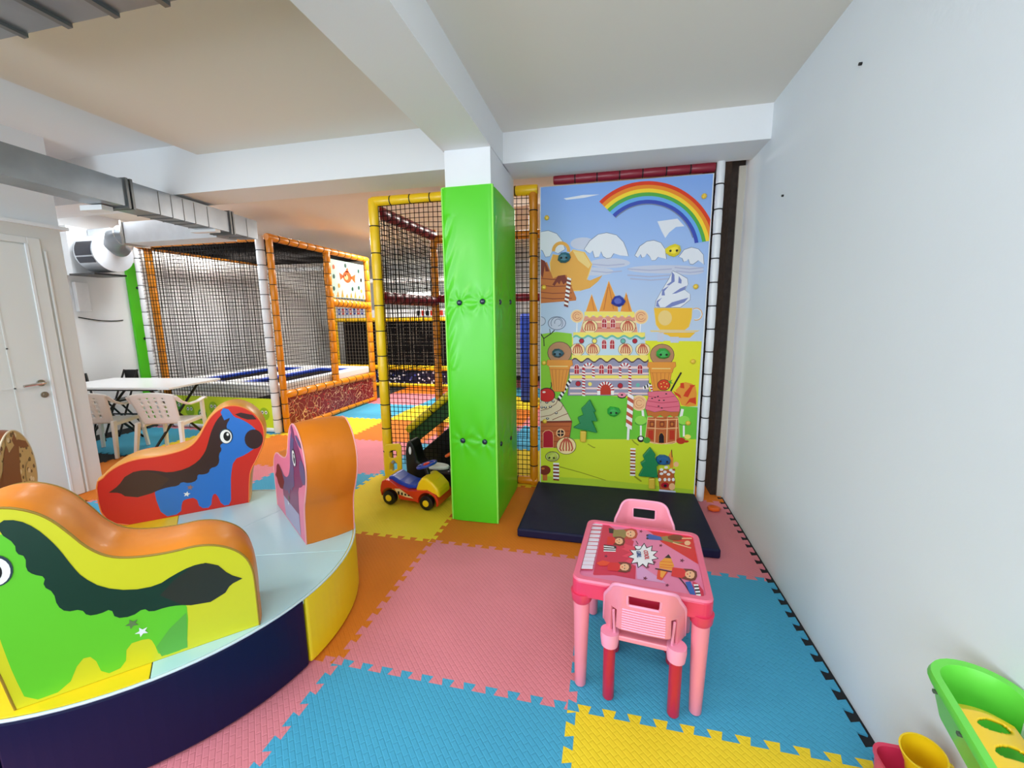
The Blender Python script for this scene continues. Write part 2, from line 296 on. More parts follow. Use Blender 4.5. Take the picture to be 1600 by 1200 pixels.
# ---- printed artwork outlines, millimetres on their own panel (colour, print layer, x,z pairs)
MURAL=[('haze',1,[143,1836,137,1826,116,1817,84,1810,43,1806,-3,1806,-49,1810,-91,1816,-124,1825,-146,1836,-153,1847,-146,1858,-125,1867,-92,1874,-50,1877,-4,1877,41,1874,82,1867,115,1858,136,1847]),
('haze',2,[24,1780,17,1771,-2,1763,-33,1757,-72,1754,-115,1754,-159,1756,-198,1762,-230,1770,-250,1779,-258,1789,-251,1799,-231,1807,-199,1812,-160,1815,-116,1815,-73,1812,-34,1807,-3,1799,17,1790]),
('haze',2,[658,1773,646,1765,610,1758,553,1753,480,1751,398,1752,315,1757,239,1763,178,1772,139,1782,125,1792,138,1801,177,1808,237,1812,312,1814,395,1812,477,1808,550,1801,608,1792,645,1783]),
('haze',3,[659,1759,655,1751,641,1745,620,1740,592,1737,562,1737,531,1739,502,1744,480,1750,465,1757,460,1765,465,1773,479,1779,500,1784,528,1786,559,1786,590,1784,617,1780,640,1774,654,1766]),
('haze',1,[-115,1988,-119,1974,-132,1962,-152,1953,-178,1948,-207,1947,-236,1950,-263,1958,-284,1969,-298,1983,-303,1997,-298,2011,-285,2023,-264,2032,-238,2037,-209,2038,-180,2035,-154,2027,-133,2016,-119,2002]),
('lilac',2,[-143,1835,-18,1820,104,1826,103,1835,-19,1829,-142,1844]),
('lilac',3,[124,1790,285,1774,440,1779,439,1788,284,1783,125,1799]),
('lilac',3,[126,1744,286,1728,442,1735,441,1744,286,1737,126,1754]),
('lilac',1,[147,1718,297,1703,444,1710,443,1719,297,1712,147,1728]),
('lilac',4,[458,1789,560,1774,658,1782,657,1790,559,1783,459,1797]),
('lilac',4,[469,1763,566,1749,660,1757,658,1766,565,1758,470,1772]),
('lilac',3,[-142,1784,-27,1769,85,1776,84,1785,-28,1778,-141,1793]),
('cloud',1,[-358,2328,-214,2342,-91,2338,-203,2322,-337,2316]),
('cloud',1,[324,2123,461,2134,511,2079,454,2077,409,2041,384,2004,356,2054]),
('grey_line',1,[-533,2097,-475,2104,-408,2078,-362,2022,-340,1957,-395,1926,-440,1948,-463,1907,-497,1904,-521,1953,-533,1960]),
('cloud',2,[-533,2094,-474,2100,-409,2074,-366,2021,-345,1958,-398,1929,-441,1952,-462,1911,-495,1907,-517,1955,-533,1964]),
('grey_line',2,[-201,1952,-160,2013,-97,2056,-34,2065,39,2044,92,1990,119,1927,131,1886,75,1893,24,1910,3,1879,-29,1874,-57,1891,-76,1929,-89,1888,-121,1885,-138,1938,-159,1918,-180,1930]),
('cloud',3,[-197,1951,-156,2010,-95,2053,-34,2061,37,2041,88,1989,115,1928,127,1887,71,1894,20,1912,1,1882,-30,1878,-56,1895,-72,1931,-87,1891,-118,1887,-134,1939,-155,1919,-176,1930]),
('grey_line',1,[172,1890,205,1956,256,1989,306,1994,357,1973,389,1926,402,1855,343,1872,323,1848,297,1847,280,1877,256,1901,243,1875,223,1871,212,1898,193,1873]),
('cloud',2,[176,1890,209,1953,257,1985,305,1990,354,1971,385,1926,398,1856,339,1873,321,1851,296,1850,280,1881,260,1901,246,1877,227,1873,216,1898,197,1874]),
('grey_line',3,[480,1868,517,1918,565,1933,615,1918,651,1876,660,1805,621,1837,602,1821,582,1808,562,1812,547,1849,534,1834,515,1830,504,1857]),
('cloud',4,[484,1868,519,1915,566,1929,613,1915,648,1875,656,1807,617,1838,599,1824,581,1812,562,1816,551,1850,537,1836,519,1832,508,1857]),
('rb_red',4,[-94,2288,-72,2307,-49,2325,-25,2340,1,2355,27,2367,54,2378,81,2387,109,2394,138,2400,167,2403,196,2405,225,2405,254,2404,284,2400,313,2395,341,2388,370,2380,398,2370,425,2358,452,2345,478,2330,503,2314,528,2296,551,2277,574,2257,595,2236,615,2214,634,2190,651,2166,667,2141,682,2114,683,2113,683,2056,673,2079,661,2104,647,2129,631,2153,615,2176,597,2198,578,2220,558,2240,537,2259,514,2277,491,2293,467,2309,442,2323,417,2335,391,2346,365,2356,338,2364,310,2370,283,2375,255,2378,227,2380,200,2379,172,2378,145,2374,118,2369,91,2362,65,2353,40,2343,15,2331,-9,2318,-32,2303,-53,2286,-74,2268]),
('rb_orange',5,[-74,2268,-53,2286,-32,2303,-9,2318,15,2331,40,2343,65,2353,91,2362,118,2369,145,2374,172,2378,200,2379,227,2380,255,2378,283,2375,310,2370,338,2364,365,2356,391,2346,417,2335,442,2323,467,2309,491,2293,514,2277,537,2259,558,2240,578,2220,597,2198,615,2176,631,2153,647,2129,661,2104,673,2079,683,2056,683,1975,678,1995,671,2021,661,2046,651,2070,639,2094,626,2118,611,2140,596,2162,579,2183,561,2203,542,2222,522,2240,501,2257,479,2273,456,2287,433,2300,409,2312,384,2323,359,2332,334,2339,308,2345,282,2350,256,2353,230,2354,203,2354,177,2352,152,2349,126,2344,101,2337,77,2329,53,2319,30,2308,7,2295,-14,2281,-35,2265,-55,2248]),
('rb_yellow',6,[-55,2248,-35,2265,-14,2281,7,2295,30,2308,53,2319,77,2329,101,2337,126,2344,152,2349,177,2352,203,2354,230,2354,256,2353,282,2350,308,2345,334,2339,359,2332,384,2323,409,2312,433,2300,456,2287,479,2273,501,2257,522,2240,542,2222,561,2203,579,2183,596,2162,611,2140,626,2118,639,2094,651,2070,661,2046,671,2021,678,1995,683,1975,683,1969,660,1967,654,1991,647,2015,638,2038,629,2061,617,2084,605,2106,591,2127,577,2148,561,2168,544,2187,526,2205,507,2222,487,2237,467,2252,445,2266,423,2278,401,2289,378,2299,354,2307,330,2314,306,2320,281,2324,257,2327,232,2328,207,2328,183,2326,159,2323,135,2318,111,2312,88,2304,66,2295,44,2285,23,2273,3,2259,-17,2244,-35,2229]),
('rb_green',7,[-35,2229,-17,2244,3,2259,23,2273,44,2285,66,2295,88,2304,111,2312,135,2318,159,2323,183,2326,207,2328,232,2328,257,2327,281,2324,306,2320,330,2314,354,2307,378,2299,401,2289,423,2278,445,2266,467,2252,487,2237,507,2222,526,2205,544,2187,561,2168,577,2148,591,2127,605,2106,617,2084,629,2061,638,2038,647,2015,654,1991,660,1967,636,1964,630,1986,623,2009,615,2031,606,2053,596,2074,584,2095,571,2115,557,2134,543,2152,527,2170,510,2187,492,2203,474,2218,454,2231,434,2244,414,2256,392,2266,371,2275,349,2283,326,2290,303,2295,280,2299,257,2301,234,2302,211,2302,188,2300,166,2297,143,2293,121,2287,100,2280,79,2271,58,2261,39,2250,20,2237,2,2224,-15,2209]),
('rb_sky',8,[-15,2209,2,2224,20,2237,39,2250,58,2261,79,2271,100,2280,121,2287,143,2293,166,2297,188,2300,211,2302,234,2302,257,2301,280,2299,303,2295,326,2290,349,2283,371,2275,392,2266,414,2256,434,2244,454,2231,474,2218,492,2203,510,2187,527,2170,543,2152,557,2134,571,2115,584,2095,596,2074,606,2053,615,2031,623,2009,630,1986,636,1964,611,1961,606,1982,600,2003,592,2024,584,2044,574,2064,563,2083,551,2102,538,2120,524,2137,509,2153,494,2169,477,2184,460,2198,442,2211,423,2223,404,2233,384,2243,364,2251,343,2259,322,2265,301,2270,280,2273,258,2276,237,2277,215,2276,194,2275,173,2272,152,2267,131,2262,111,2255,92,2247,73,2238,55,2227,37,2216,20,2203,5,2189]),
('rb_blue',9,[5,2189,20,2203,37,2216,55,2227,73,2238,92,2247,111,2255,131,2262,152,2267,173,2272,194,2275,215,2276,237,2277,258,2276,280,2273,301,2270,322,2265,343,2259,364,2251,384,2243,404,2233,423,2223,442,2211,460,2198,477,2184,494,2169,509,2153,524,2137,538,2120,551,2102,563,2083,574,2064,584,2044,592,2024,600,2003,606,1982,611,1961,586,1958,582,1978,576,1997,569,2016,561,2035,552,2053,542,2071,531,2089,519,2105,506,2121,492,2137,478,2151,462,2165,446,2178,429,2190,412,2201,394,2211,376,2220,357,2227,338,2234,318,2240,299,2244,279,2248,259,2250,239,2251,219,2250,199,2249,180,2246,161,2242,142,2237,123,2231,105,2223,87,2214,71,2205,54,2194,39,2182,24,2169]),
('grey_line',10,[24,2169,38,2181,53,2192,68,2203,84,2212,100,2221,117,2228,134,2235,152,2240,170,2244,188,2247,207,2250,226,2251,245,2250,263,2249,282,2247,301,2244,319,2240,338,2234,356,2228,374,2221,391,2212,408,2203,425,2193,441,2182,456,2170,471,2157,485,2144,498,2130,511,2115,523,2100,534,2084,544,2067,553,2050,562,2033,569,2015,576,1997,569,1995,562,2013,555,2030,547,2047,538,2064,528,2080,517,2096,505,2111,493,2125,480,2139,466,2152,452,2164,437,2176,421,2187,405,2197,388,2206,371,2214,354,2221,336,2227,318,2232,300,2236,282,2240,264,2242,245,2243,227,2243,208,2242,190,2240,172,2237,155,2232,137,2227,121,2221,104,2214,88,2205,73,2196,58,2186,43,2175,30,2163]),
('tea',3,[-445,1946,-445,1956,-444,1965,-441,1975,-437,1983,-432,1991,-426,1998,-418,2005,-410,2010,-401,2013,-392,2016,-382,2017,-372,2017,-362,2015,-352,2012,-343,2008,-334,2003,-327,1996,-320,1989,-314,1981,-310,1972,-306,1963,-305,1953,-304,1944,-305,1934,-330,1940,-330,1946,-330,1952,-331,1958,-333,1964,-336,1969,-340,1975,-344,1979,-349,1983,-354,1987,-360,1989,-366,1991,-373,1992,-379,1992,-385,1992,-391,1990,-397,1988,-402,1984,-407,1980,-411,1976,-414,1971,-417,1965,-419,1959,-419,1953,-419,1947]),
('tea_light',4,[-463,1861,-440,1925,-335,1907,-285,1954,-193,1931,-135,1838,-161,1753,-177,1710,-221,1641,-332,1638,-428,1674,-457,1763]),
('tea',5,[-457,1859,-435,1921,-333,1901,-286,1948,-196,1926,-141,1837,-167,1755,-182,1714,-224,1647,-331,1644,-423,1679,-451,1764]),
('tea_light',6,[-286,1945,-202,1925,-145,1837,-163,1807,-243,1871]),
('tea',6,[-204,1736,-151,1718,-58,1754,-88,1711,-150,1661,-224,1642]),
('choc_light',7,[-533,1854,-484,1868,-435,1742,-397,1757,-332,1766,-294,1686,-253,1590,-255,1569,-533,1553]),
('choc',8,[-533,1748,-533,1743,-440,1731,-289,1731,-289,1736,-440,1737,-533,1748]),
('choc',8,[-533,1694,-533,1689,-440,1678,-288,1679,-288,1684,-440,1684,-533,1695]),
('choc',8,[-533,1641,-533,1636,-439,1625,-287,1626,-288,1631,-439,1630,-533,1641]),
('choc',8,[-533,1598,-533,1593,-439,1582,-287,1584,-287,1589,-439,1588,-533,1598]),
('choc',9,[-533,1892,-500,1876,-464,1796,-495,1797,-500,1840,-517,1745,-533,1781]),
('choc',9,[-440,1695,-397,1760,-343,1766,-323,1718,-353,1693,-373,1725,-385,1693,-402,1715,-423,1684]),
('white',10,[-324,1748,-326,1733,-295,1721,-293,1736]),
('choc',11,[-326,1733,-328,1717,-296,1705,-295,1721]),
('white',12,[-328,1717,-329,1702,-298,1690,-296,1705]),
('choc',13,[-329,1702,-331,1686,-300,1674,-298,1690]),
('white',14,[-331,1686,-333,1671,-301,1658,-300,1674]),
('choc',15,[-333,1671,-334,1655,-303,1643,-301,1658]),
('white',16,[-334,1655,-336,1639,-305,1627,-303,1643]),
('choc',17,[-336,1639,-338,1624,-306,1612,-305,1627]),
('white',18,[-338,1624,-339,1608,-308,1596,-306,1612]),
('choc',19,[-339,1608,-341,1592,-310,1580,-308,1596]),
('white',20,[-341,1592,-343,1577,-311,1565,-310,1580]),
('choc',21,[-343,1577,-345,1561,-313,1549,-311,1565]),
('white',22,[-345,1561,-346,1545,-315,1533,-313,1549]),
('choc',23,[-346,1545,-348,1529,-316,1517,-315,1533]),
('ground_green',1,[-533,1309,-405,1327,-284,1313,-268,433,-533,418]),
('ground_yellow',2,[-283,1286,264,1259,674,1255,672,760,-277,725]),
('ground_lime',3,[-402,835,-189,836,113,818,324,769,673,755,677,504,-399,444]),
('ground_pale',4,[-533,32,-533,436,677,504,683,271,683,32]),
('ground_shade2',5,[-533,32,-533,112,-88,123,683,93,683,32]),
('dark',2,[-501,1213,-504,1272,-447,1310,-419,1338,-424,1343,-452,1316,-511,1276,-509,1213]),
('dark',3,[-504,1276,-533,1321,-533,1306,-511,1272]),
('dark',3,[-452,1308,-458,1352,-463,1351,-457,1307]),
('grey_line',4,[-330,1395,-334,1378,-344,1363,-360,1351,-380,1343,-403,1340,-425,1343,-446,1351,-462,1363,-472,1379,-476,1396,-473,1412,-462,1428,-446,1440,-426,1447,-403,1449,-381,1447,-361,1439,-345,1427,-334,1411]),
('haze',5,[-337,1395,-340,1380,-349,1367,-364,1356,-382,1349,-403,1347,-423,1349,-442,1356,-457,1367,-466,1381,-469,1396,-466,1410,-457,1424,-442,1434,-424,1441,-403,1443,-383,1440,-364,1433,-350,1423,-340,1409]),
('grey_line',6,[-422,1391,-424,1397,-424,1403,-423,1409,-420,1415,-417,1420,-412,1424,-407,1427,-401,1429,-395,1430,-389,1429,-383,1427,-377,1424,-373,1420,-369,1415,-366,1410,-365,1404,-365,1397,-366,1391,-368,1386,-372,1381,-376,1377,-382,1374,-388,1372,-394,1371,-394,1376,-389,1377,-384,1379,-380,1381,-376,1384,-373,1388,-371,1393,-370,1398,-370,1403,-371,1408,-373,1413,-377,1417,-380,1420,-385,1422,-390,1424,-395,1424,-400,1424,-405,1422,-409,1420,-413,1416,-416,1412,-418,1407,-418,1402,-418,1397,-417,1392]),
('grey_line',7,[-446,1371,-450,1379,-452,1388,-453,1397,-452,1405,-449,1414,-445,1422,-440,1429,-433,1435,-425,1439,-417,1442,-408,1444,-399,1444,-390,1442,-382,1439,-374,1434,-367,1428,-362,1421,-357,1413,-355,1405,-354,1396,-354,1387,-356,1379,-360,1371,-365,1363,-369,1367,-365,1373,-361,1381,-359,1388,-359,1396,-360,1404,-362,1411,-366,1418,-371,1425,-377,1430,-384,1434,-392,1437,-399,1438,-407,1438,-415,1437,-423,1434,-430,1430,-435,1425,-440,1419,-444,1412,-446,1404,-447,1396,-447,1388,-445,1381,-441,1373]),
('grey_line',1,[-492,1412,-494,1400,-500,1390,-510,1381,-523,1376,-533,1374,-533,1450,-523,1449,-510,1443,-500,1435,-494,1424]),
('haze',2,[-497,1412,-499,1402,-505,1393,-513,1386,-524,1381,-533,1380,-533,1445,-524,1444,-514,1439,-505,1432,-499,1422]),
('grey_line',5,[332,1506,334,1553,370,1624,422,1717,445,1772,480,1756,551,1713,559,1672,538,1631,577,1599,579,1558,512,1502]),
('cloud',6,[335,1508,338,1554,374,1625,424,1714,445,1768,480,1752,549,1710,556,1670,534,1631,574,1600,576,1560,511,1506]),
('lilac_blue',7,[340,1514,343,1554,381,1579,353,1544,369,1508]),
('lilac_blue',7,[404,1507,451,1542,565,1575,538,1541,443,1507]),
('lilac_blue',7,[376,1594,379,1635,426,1664,394,1624,400,1594]),
('lilac_blue',7,[448,1603,504,1642,547,1661,534,1631,477,1607]),
('lilac_blue',7,[406,1669,439,1693,441,1763,459,1742,463,1693,426,1666]),
('lilac_blue',7,[488,1682,490,1732,511,1701,510,1676]),
('cloud',1,[601,1492,607,1496,614,1497,621,1498,628,1498,635,1496,642,1493,648,1489,653,1484,658,1478,662,1471,664,1464,666,1457,666,1450,666,1442,664,1435,661,1429,657,1423,652,1418,646,1414,640,1411,633,1410,626,1409,619,1410,612,1412,615,1422,620,1420,626,1419,631,1420,636,1421,641,1423,646,1426,649,1430,653,1435,655,1440,656,1445,657,1451,656,1456,655,1462,653,1467,650,1472,647,1477,642,1481,638,1484,633,1486,627,1488,622,1488,616,1488,611,1486,607,1484]),
('tea',2,[600,1494,607,1497,614,1499,621,1500,628,1500,635,1498,642,1495,649,1490,654,1485,659,1479,663,1472,666,1465,668,1457,668,1450,667,1442,666,1435,662,1428,658,1422,653,1417,647,1412,641,1409,634,1408,626,1407,619,1408,612,1410,613,1416,620,1414,626,1413,632,1414,639,1415,644,1418,649,1421,654,1426,657,1431,660,1437,662,1443,663,1450,662,1457,661,1463,658,1470,655,1476,651,1481,646,1486,640,1489,634,1492,628,1494,621,1494,615,1493,609,1492,603,1489]),
('tea_light',6,[324,1504,596,1500,596,1430,580,1361,551,1337,373,1339,344,1379]),
('cup',7,[327,1501,593,1498,592,1429,576,1363,549,1340,377,1341,348,1379]),
('tea_light',8,[457,1428,455,1411,449,1395,438,1383,425,1375,410,1372,395,1375,380,1383,369,1396,361,1411,358,1429,360,1447,366,1462,376,1475,390,1482,405,1485,420,1482,434,1474,446,1461,453,1446]),
('tea_light',1,[302,1336,657,1335,636,1325,312,1325]),
('cup',3,[363,1321,627,1321,590,1281,463,1281,433,1301]),
('haze',4,[358,1317,403,1317,405,1252,360,1252]),
('haze',4,[453,1288,512,1288,514,1244,455,1244]),
('cream',1,[-181,1481,-136,1618,-85,1480]),
('cone',2,[-178,1484,-136,1614,-88,1483]),
('cream',7,[-79,1480,-11,1715,59,1560,67,1478]),
('cone',8,[-76,1483,-10,1711,55,1560,65,1481]),
('cream',1,[81,1478,120,1627,173,1472]),
('cone',2,[83,1481,120,1622,170,1475]),
('choc_light',9,[-13,1685,28,1497,34,1498,-7,1686]),
('choc_light',10,[-17,1666,-45,1494,-38,1493,-11,1664]),
('choc_light',3,[-139,1594,-117,1488,-112,1489,-133,1595]),
('choc_light',3,[123,1604,147,1485,153,1486,129,1605]),
('white',1,[-248,1448,-250,1324,-242,1324,-241,1448]),
('cream',2,[-194,1447,-196,1432,-203,1418,-214,1407,-228,1400,-244,1397,-259,1400,-274,1407,-285,1418,-293,1433,-295,1448,-293,1464,-286,1478,-275,1489,-261,1496,-245,1498,-229,1495,-215,1488,-204,1477,-197,1463]),
('peach',3,[-199,1447,-201,1433,-207,1421,-217,1411,-230,1405,-244,1403,-258,1405,-271,1411,-281,1422,-287,1434,-290,1448,-288,1462,-281,1475,-271,1485,-259,1491,-245,1493,-231,1490,-218,1484,-208,1474,-202,1461]),
('red_brown',4,[-212,1436,-216,1429,-220,1423,-226,1419,-233,1416,-241,1414,-248,1414,-256,1416,-263,1420,-269,1425,-273,1431,-277,1438,-278,1445,-278,1453,-276,1460,-273,1467,-268,1473,-262,1477,-255,1480,-248,1481,-240,1481,-232,1479,-226,1475,-220,1470,-215,1464,-218,1463,-222,1468,-227,1473,-234,1476,-240,1478,-247,1478,-254,1477,-260,1474,-266,1470,-270,1465,-273,1459,-275,1452,-275,1445,-273,1439,-271,1432,-266,1427,-261,1422,-255,1419,-248,1417,-241,1417,-234,1419,-228,1421,-223,1426,-218,1431,-215,1437]),
('red_brown',5,[-226,1441,-228,1437,-231,1434,-234,1431,-238,1430,-242,1429,-247,1429,-251,1430,-255,1432,-258,1435,-261,1438,-262,1442,-263,1446,-263,1451,-262,1455,-260,1458,-258,1462,-254,1464,-250,1466,-246,1467,-242,1466,-238,1465,-234,1463,-231,1461,-228,1457,-231,1455,-233,1458,-236,1461,-239,1462,-242,1463,-246,1463,-249,1463,-253,1461,-255,1459,-258,1457,-259,1454,-260,1450,-260,1447,-259,1443,-258,1440,-256,1437,-253,1435,-250,1433,-246,1432,-243,1432,-239,1433,-236,1434,-233,1436,-231,1439,-229,1442]),
('white',1,[232,1438,228,1318,235,1317,239,1437]),
('cream',2,[287,1437,285,1420,279,1406,268,1394,253,1386,237,1384,221,1387,206,1394,194,1406,186,1421,183,1438,185,1455,192,1469,203,1481,218,1489,234,1491,250,1488,264,1480,276,1468,284,1453]),
('peach',3,[282,1437,280,1422,274,1409,264,1399,252,1392,237,1390,223,1392,210,1399,199,1410,192,1423,189,1438,191,1453,197,1466,207,1476,220,1483,234,1485,248,1483,261,1476,272,1465,279,1452]),
('red_brown',4,[269,1425,265,1418,261,1412,255,1407,248,1403,240,1402,232,1402,225,1404,217,1408,211,1413,206,1419,203,1427,201,1435,201,1443,202,1451,206,1458,211,1464,217,1469,224,1472,231,1473,239,1473,247,1471,254,1467,260,1462,265,1455,262,1454,258,1460,252,1464,246,1468,239,1470,232,1470,225,1469,218,1466,213,1462,208,1456,205,1449,204,1442,204,1435,206,1428,209,1421,213,1415,219,1410,226,1407,233,1405,240,1405,247,1406,253,1409,259,1414,263,1419,266,1426]),
('red_brown',5,[254,1430,252,1426,250,1423,246,1420,242,1418,238,1417,234,1418,229,1419,225,1421,222,1424,219,1427,217,1432,216,1436,216,1440,217,1445,219,1449,222,1452,225,1455,229,1457,233,1458,238,1457,242,1456,246,1454,249,1451,252,1447,249,1446,247,1449,244,1451,241,1453,237,1454,234,1454,230,1454,227,1452,224,1450,221,1447,220,1444,219,1440,219,1436,220,1432,222,1429,224,1426,227,1423,230,1422,234,1421,238,1421,241,1421,245,1423,247,1425,250,1428,251,1432]),
('cream',6,[-190,1449,191,1444,217,1321,-223,1322]),
('salmon',7,[-186,1447,187,1443,213,1323,-219,1324]),
('cream',8,[-193,1410,198,1407,199,1394,-193,1397]),
('red_brown',8,[-198,1361,205,1359,205,1351,-198,1353]),
('custard',9,[-189,1481,186,1477,187,1441,178,1433,170,1433,161,1441,152,1450,143,1450,134,1442,126,1434,117,1434,108,1442,99,1450,90,1450,82,1442,73,1434,64,1434,55,1443,46,1451,37,1451,28,1443,20,1435,11,1435,2,1443,-8,1451,-17,1451,-25,1443,-34,1435,-43,1435,-52,1444,-61,1452,-70,1452,-79,1444,-88,1436,-97,1436,-106,1444,-116,1453,-125,1453,-134,1444,-143,1436,-152,1436,-161,1445,-170,1453,-179,1453,-188,1445]),
('pale_pink',9,[-53,1355,-56,1412,-46,1431,-27,1430,-16,1412,-17,1354]),
('crimson',10,[-51,1360,-52,1409,-45,1426,-29,1425,-21,1409,-19,1359]),
('pale_pink',11,[-38,1425,-35,1425,-34,1359,-37,1359]),
('pale_pink',12,[-52,1395,-20,1395,-20,1390,-52,1391]),
('pale_pink',9,[12,1354,8,1412,19,1430,37,1430,48,1411,48,1354]),
('crimson',10,[14,1359,13,1409,20,1425,36,1425,44,1408,45,1359]),
('pale_pink',11,[26,1425,30,1425,31,1359,28,1359]),
('pale_pink',12,[13,1394,44,1394,45,1390,13,1390]),
('line',9,[-84,1366,-87,1350,-95,1335,-108,1323,-125,1315,-143,1312,-162,1315,-179,1323,-193,1335,-202,1350,-205,1367,-202,1383,-194,1398,-181,1410,-164,1418,-145,1420,-127,1417,-110,1410,-96,1398,-87,1383]),
('cream',10,[-87,1366,-89,1350,-97,1336,-110,1325,-126,1318,-143,1315,-161,1318,-178,1325,-191,1337,-199,1351,-202,1367,-200,1383,-192,1397,-179,1408,-163,1415,-145,1417,-128,1415,-111,1407,-99,1396,-90,1382]),
('red_brown',11,[-155,1416,-179,1386,-188,1349,-178,1332,-170,1337,-178,1349,-171,1382,-148,1410]),
('red_brown',12,[-153,1415,-165,1385,-168,1349,-164,1333,-155,1336,-159,1349,-156,1383,-144,1411]),
('red_brown',13,[-150,1413,-149,1384,-149,1349,-148,1335,-139,1334,-139,1349,-140,1384,-141,1413]),
('red_brown',14,[-146,1411,-134,1383,-129,1349,-133,1336,-124,1333,-120,1349,-125,1385,-138,1414]),
('red_brown',15,[-142,1410,-119,1382,-110,1349,-118,1337,-110,1332,-101,1349,-110,1386,-135,1416]),
('line',9,[198,1365,196,1348,188,1334,176,1322,160,1314,142,1312,124,1315,107,1322,94,1334,85,1349,82,1365,84,1382,92,1396,105,1408,121,1415,139,1418,157,1415,173,1407,186,1396,195,1381]),
('cream',10,[196,1365,193,1349,186,1335,174,1324,159,1317,142,1315,125,1317,109,1324,96,1336,88,1350,85,1365,87,1381,94,1395,106,1406,122,1413,139,1415,156,1412,171,1405,184,1394,192,1380]),
('red_brown',11,[129,1413,107,1384,99,1348,108,1331,116,1336,108,1348,115,1380,136,1408]),
('red_brown',12,[132,1412,121,1383,117,1348,122,1332,131,1335,126,1348,129,1381,140,1409]),
('red_brown',13,[134,1410,135,1382,136,1348,137,1334,146,1334,145,1348,144,1382,143,1410]),
('red_brown',14,[138,1409,150,1381,155,1348,152,1335,160,1332,164,1348,159,1383,146,1412]),
('red_brown',15,[142,1408,165,1380,174,1348,167,1336,174,1331,183,1348,173,1384,148,1413]),
('cream',3,[-277,1292,273,1292,279,1131,-275,1125]),
('ice_blue',4,[-273,1291,269,1291,275,1132,-271,1126]),
('mint',11,[-273,1316,268,1315,270,1277,256,1267,241,1267,226,1277,211,1287,197,1287,182,1277,168,1267,153,1267,138,1277,123,1287,108,1287,93,1277,79,1267,64,1267,49,1277,33,1287,18,1287,4,1277,-11,1267,-26,1267,-42,1277,-57,1287,-72,1287,-87,1277,-102,1267,-118,1267,-133,1277,-149,1287,-164,1287,-179,1277,-195,1266,-210,1266,-226,1277,-241,1287,-257,1287,-272,1277]),
('custard',12,[-273,1323,268,1321,269,1293,255,1284,240,1284,226,1293,211,1302,196,1302,182,1293,167,1284,153,1284,137,1293,122,1302,108,1302,93,1293,78,1284,63,1284,48,1293,33,1302,18,1302,3,1293,-12,1284,-27,1284,-42,1293,-57,1302,-73,1302,-88,1293,-103,1284,-118,1284,-133,1293,-149,1302,-164,1303,-180,1293,-195,1284,-210,1284,-226,1293,-242,1303,-257,1303,-273,1293]),
('line',12,[-186,1255,-187,1249,-190,1243,-195,1238,-200,1235,-207,1234,-213,1235,-219,1238,-223,1243,-226,1249,-228,1255,-227,1261,-224,1267,-219,1272,-214,1275,-207,1276,-201,1275,-195,1272,-191,1267,-188,1261]),
('crimson',13,[-191,1255,-191,1250,-194,1245,-197,1242,-202,1239,-207,1239,-212,1239,-216,1242,-220,1245,-222,1250,-223,1255,-222,1260,-220,1265,-217,1268,-212,1271,-207,1271,-202,1271,-198,1268,-194,1265,-192,1260]),
('line',12,[-87,1255,-88,1249,-90,1243,-95,1239,-100,1236,-107,1235,-113,1236,-119,1239,-123,1243,-126,1249,-127,1255,-126,1262,-124,1267,-119,1272,-114,1275,-107,1276,-101,1275,-95,1272,-91,1267,-88,1262]),
('custard',13,[-91,1255,-92,1250,-94,1246,-97,1242,-102,1240,-107,1239,-112,1240,-116,1242,-120,1246,-122,1250,-123,1255,-122,1260,-120,1265,-117,1268,-112,1271,-107,1272,-102,1271,-98,1268,-94,1265,-92,1260]),
('line',12,[128,1256,128,1250,125,1244,121,1239,115,1236,109,1235,103,1236,98,1239,93,1244,90,1249,89,1256,90,1262,92,1268,97,1272,102,1275,108,1276,114,1275,120,1272,124,1268,127,1262]),
('mint',13,[124,1256,124,1251,122,1246,118,1243,114,1241,109,1240,104,1241,100,1243,96,1246,94,1251,93,1256,94,1261,96,1265,99,1269,103,1271,108,1272,113,1271,117,1269,121,1265,123,1261]),
('line',12,[216,1256,215,1250,212,1244,208,1240,203,1237,197,1236,191,1237,185,1240,181,1244,178,1250,177,1256,177,1262,180,1268,184,1272,190,1275,196,1276,202,1275,207,1272,212,1268,214,1262]),
('crimson',13,[212,1256,211,1251,209,1247,206,1243,201,1241,197,1240,192,1241,188,1243,184,1247,182,1251,181,1256,181,1261,183,1265,187,1269,191,1271,196,1272,200,1271,205,1269,208,1265,211,1261]),
('pale_pink',12,[-50,1191,-54,1249,-43,1268,-25,1268,-13,1249,-14,1191]),
('crimson',13,[-48,1196,-49,1246,-42,1263,-26,1263,-18,1246,-16,1196]),
('pale_pink',14,[-35,1263,-32,1263,-31,1196,-34,1196]),
('pale_pink',15,[-49,1232,-17,1232,-17,1227,-49,1227]),
('pale_pink',12,[11,1191,7,1249,18,1268,36,1268,48,1250,47,1192]),
('crimson',13,[13,1196,12,1246,19,1263,35,1263,43,1247,45,1196]),
('pale_pink',14,[26,1263,29,1263,30,1196,27,1196]),
('pale_pink',15,[12,1232,44,1232,44,1228,12,1228]),
('line',13,[-179,1187,-182,1172,-190,1157,-202,1146,-218,1138,-236,1136,-253,1138,-270,1145,-282,1156,-291,1171,-294,1187,-291,1202,-283,1217,-271,1228,-255,1235,-237,1238,-219,1236,-203,1228,-191,1217,-182,1203]),
('cream',14,[-182,1187,-184,1172,-192,1159,-204,1148,-219,1141,-236,1138,-253,1141,-268,1147,-280,1158,-288,1172,-291,1187,-289,1202,-281,1215,-269,1226,-254,1233,-237,1235,-220,1233,-205,1226,-193,1216,-185,1202]),
('red_brown',15,[-246,1234,-269,1205,-277,1170,-268,1154,-261,1159,-269,1170,-261,1201,-240,1228]),
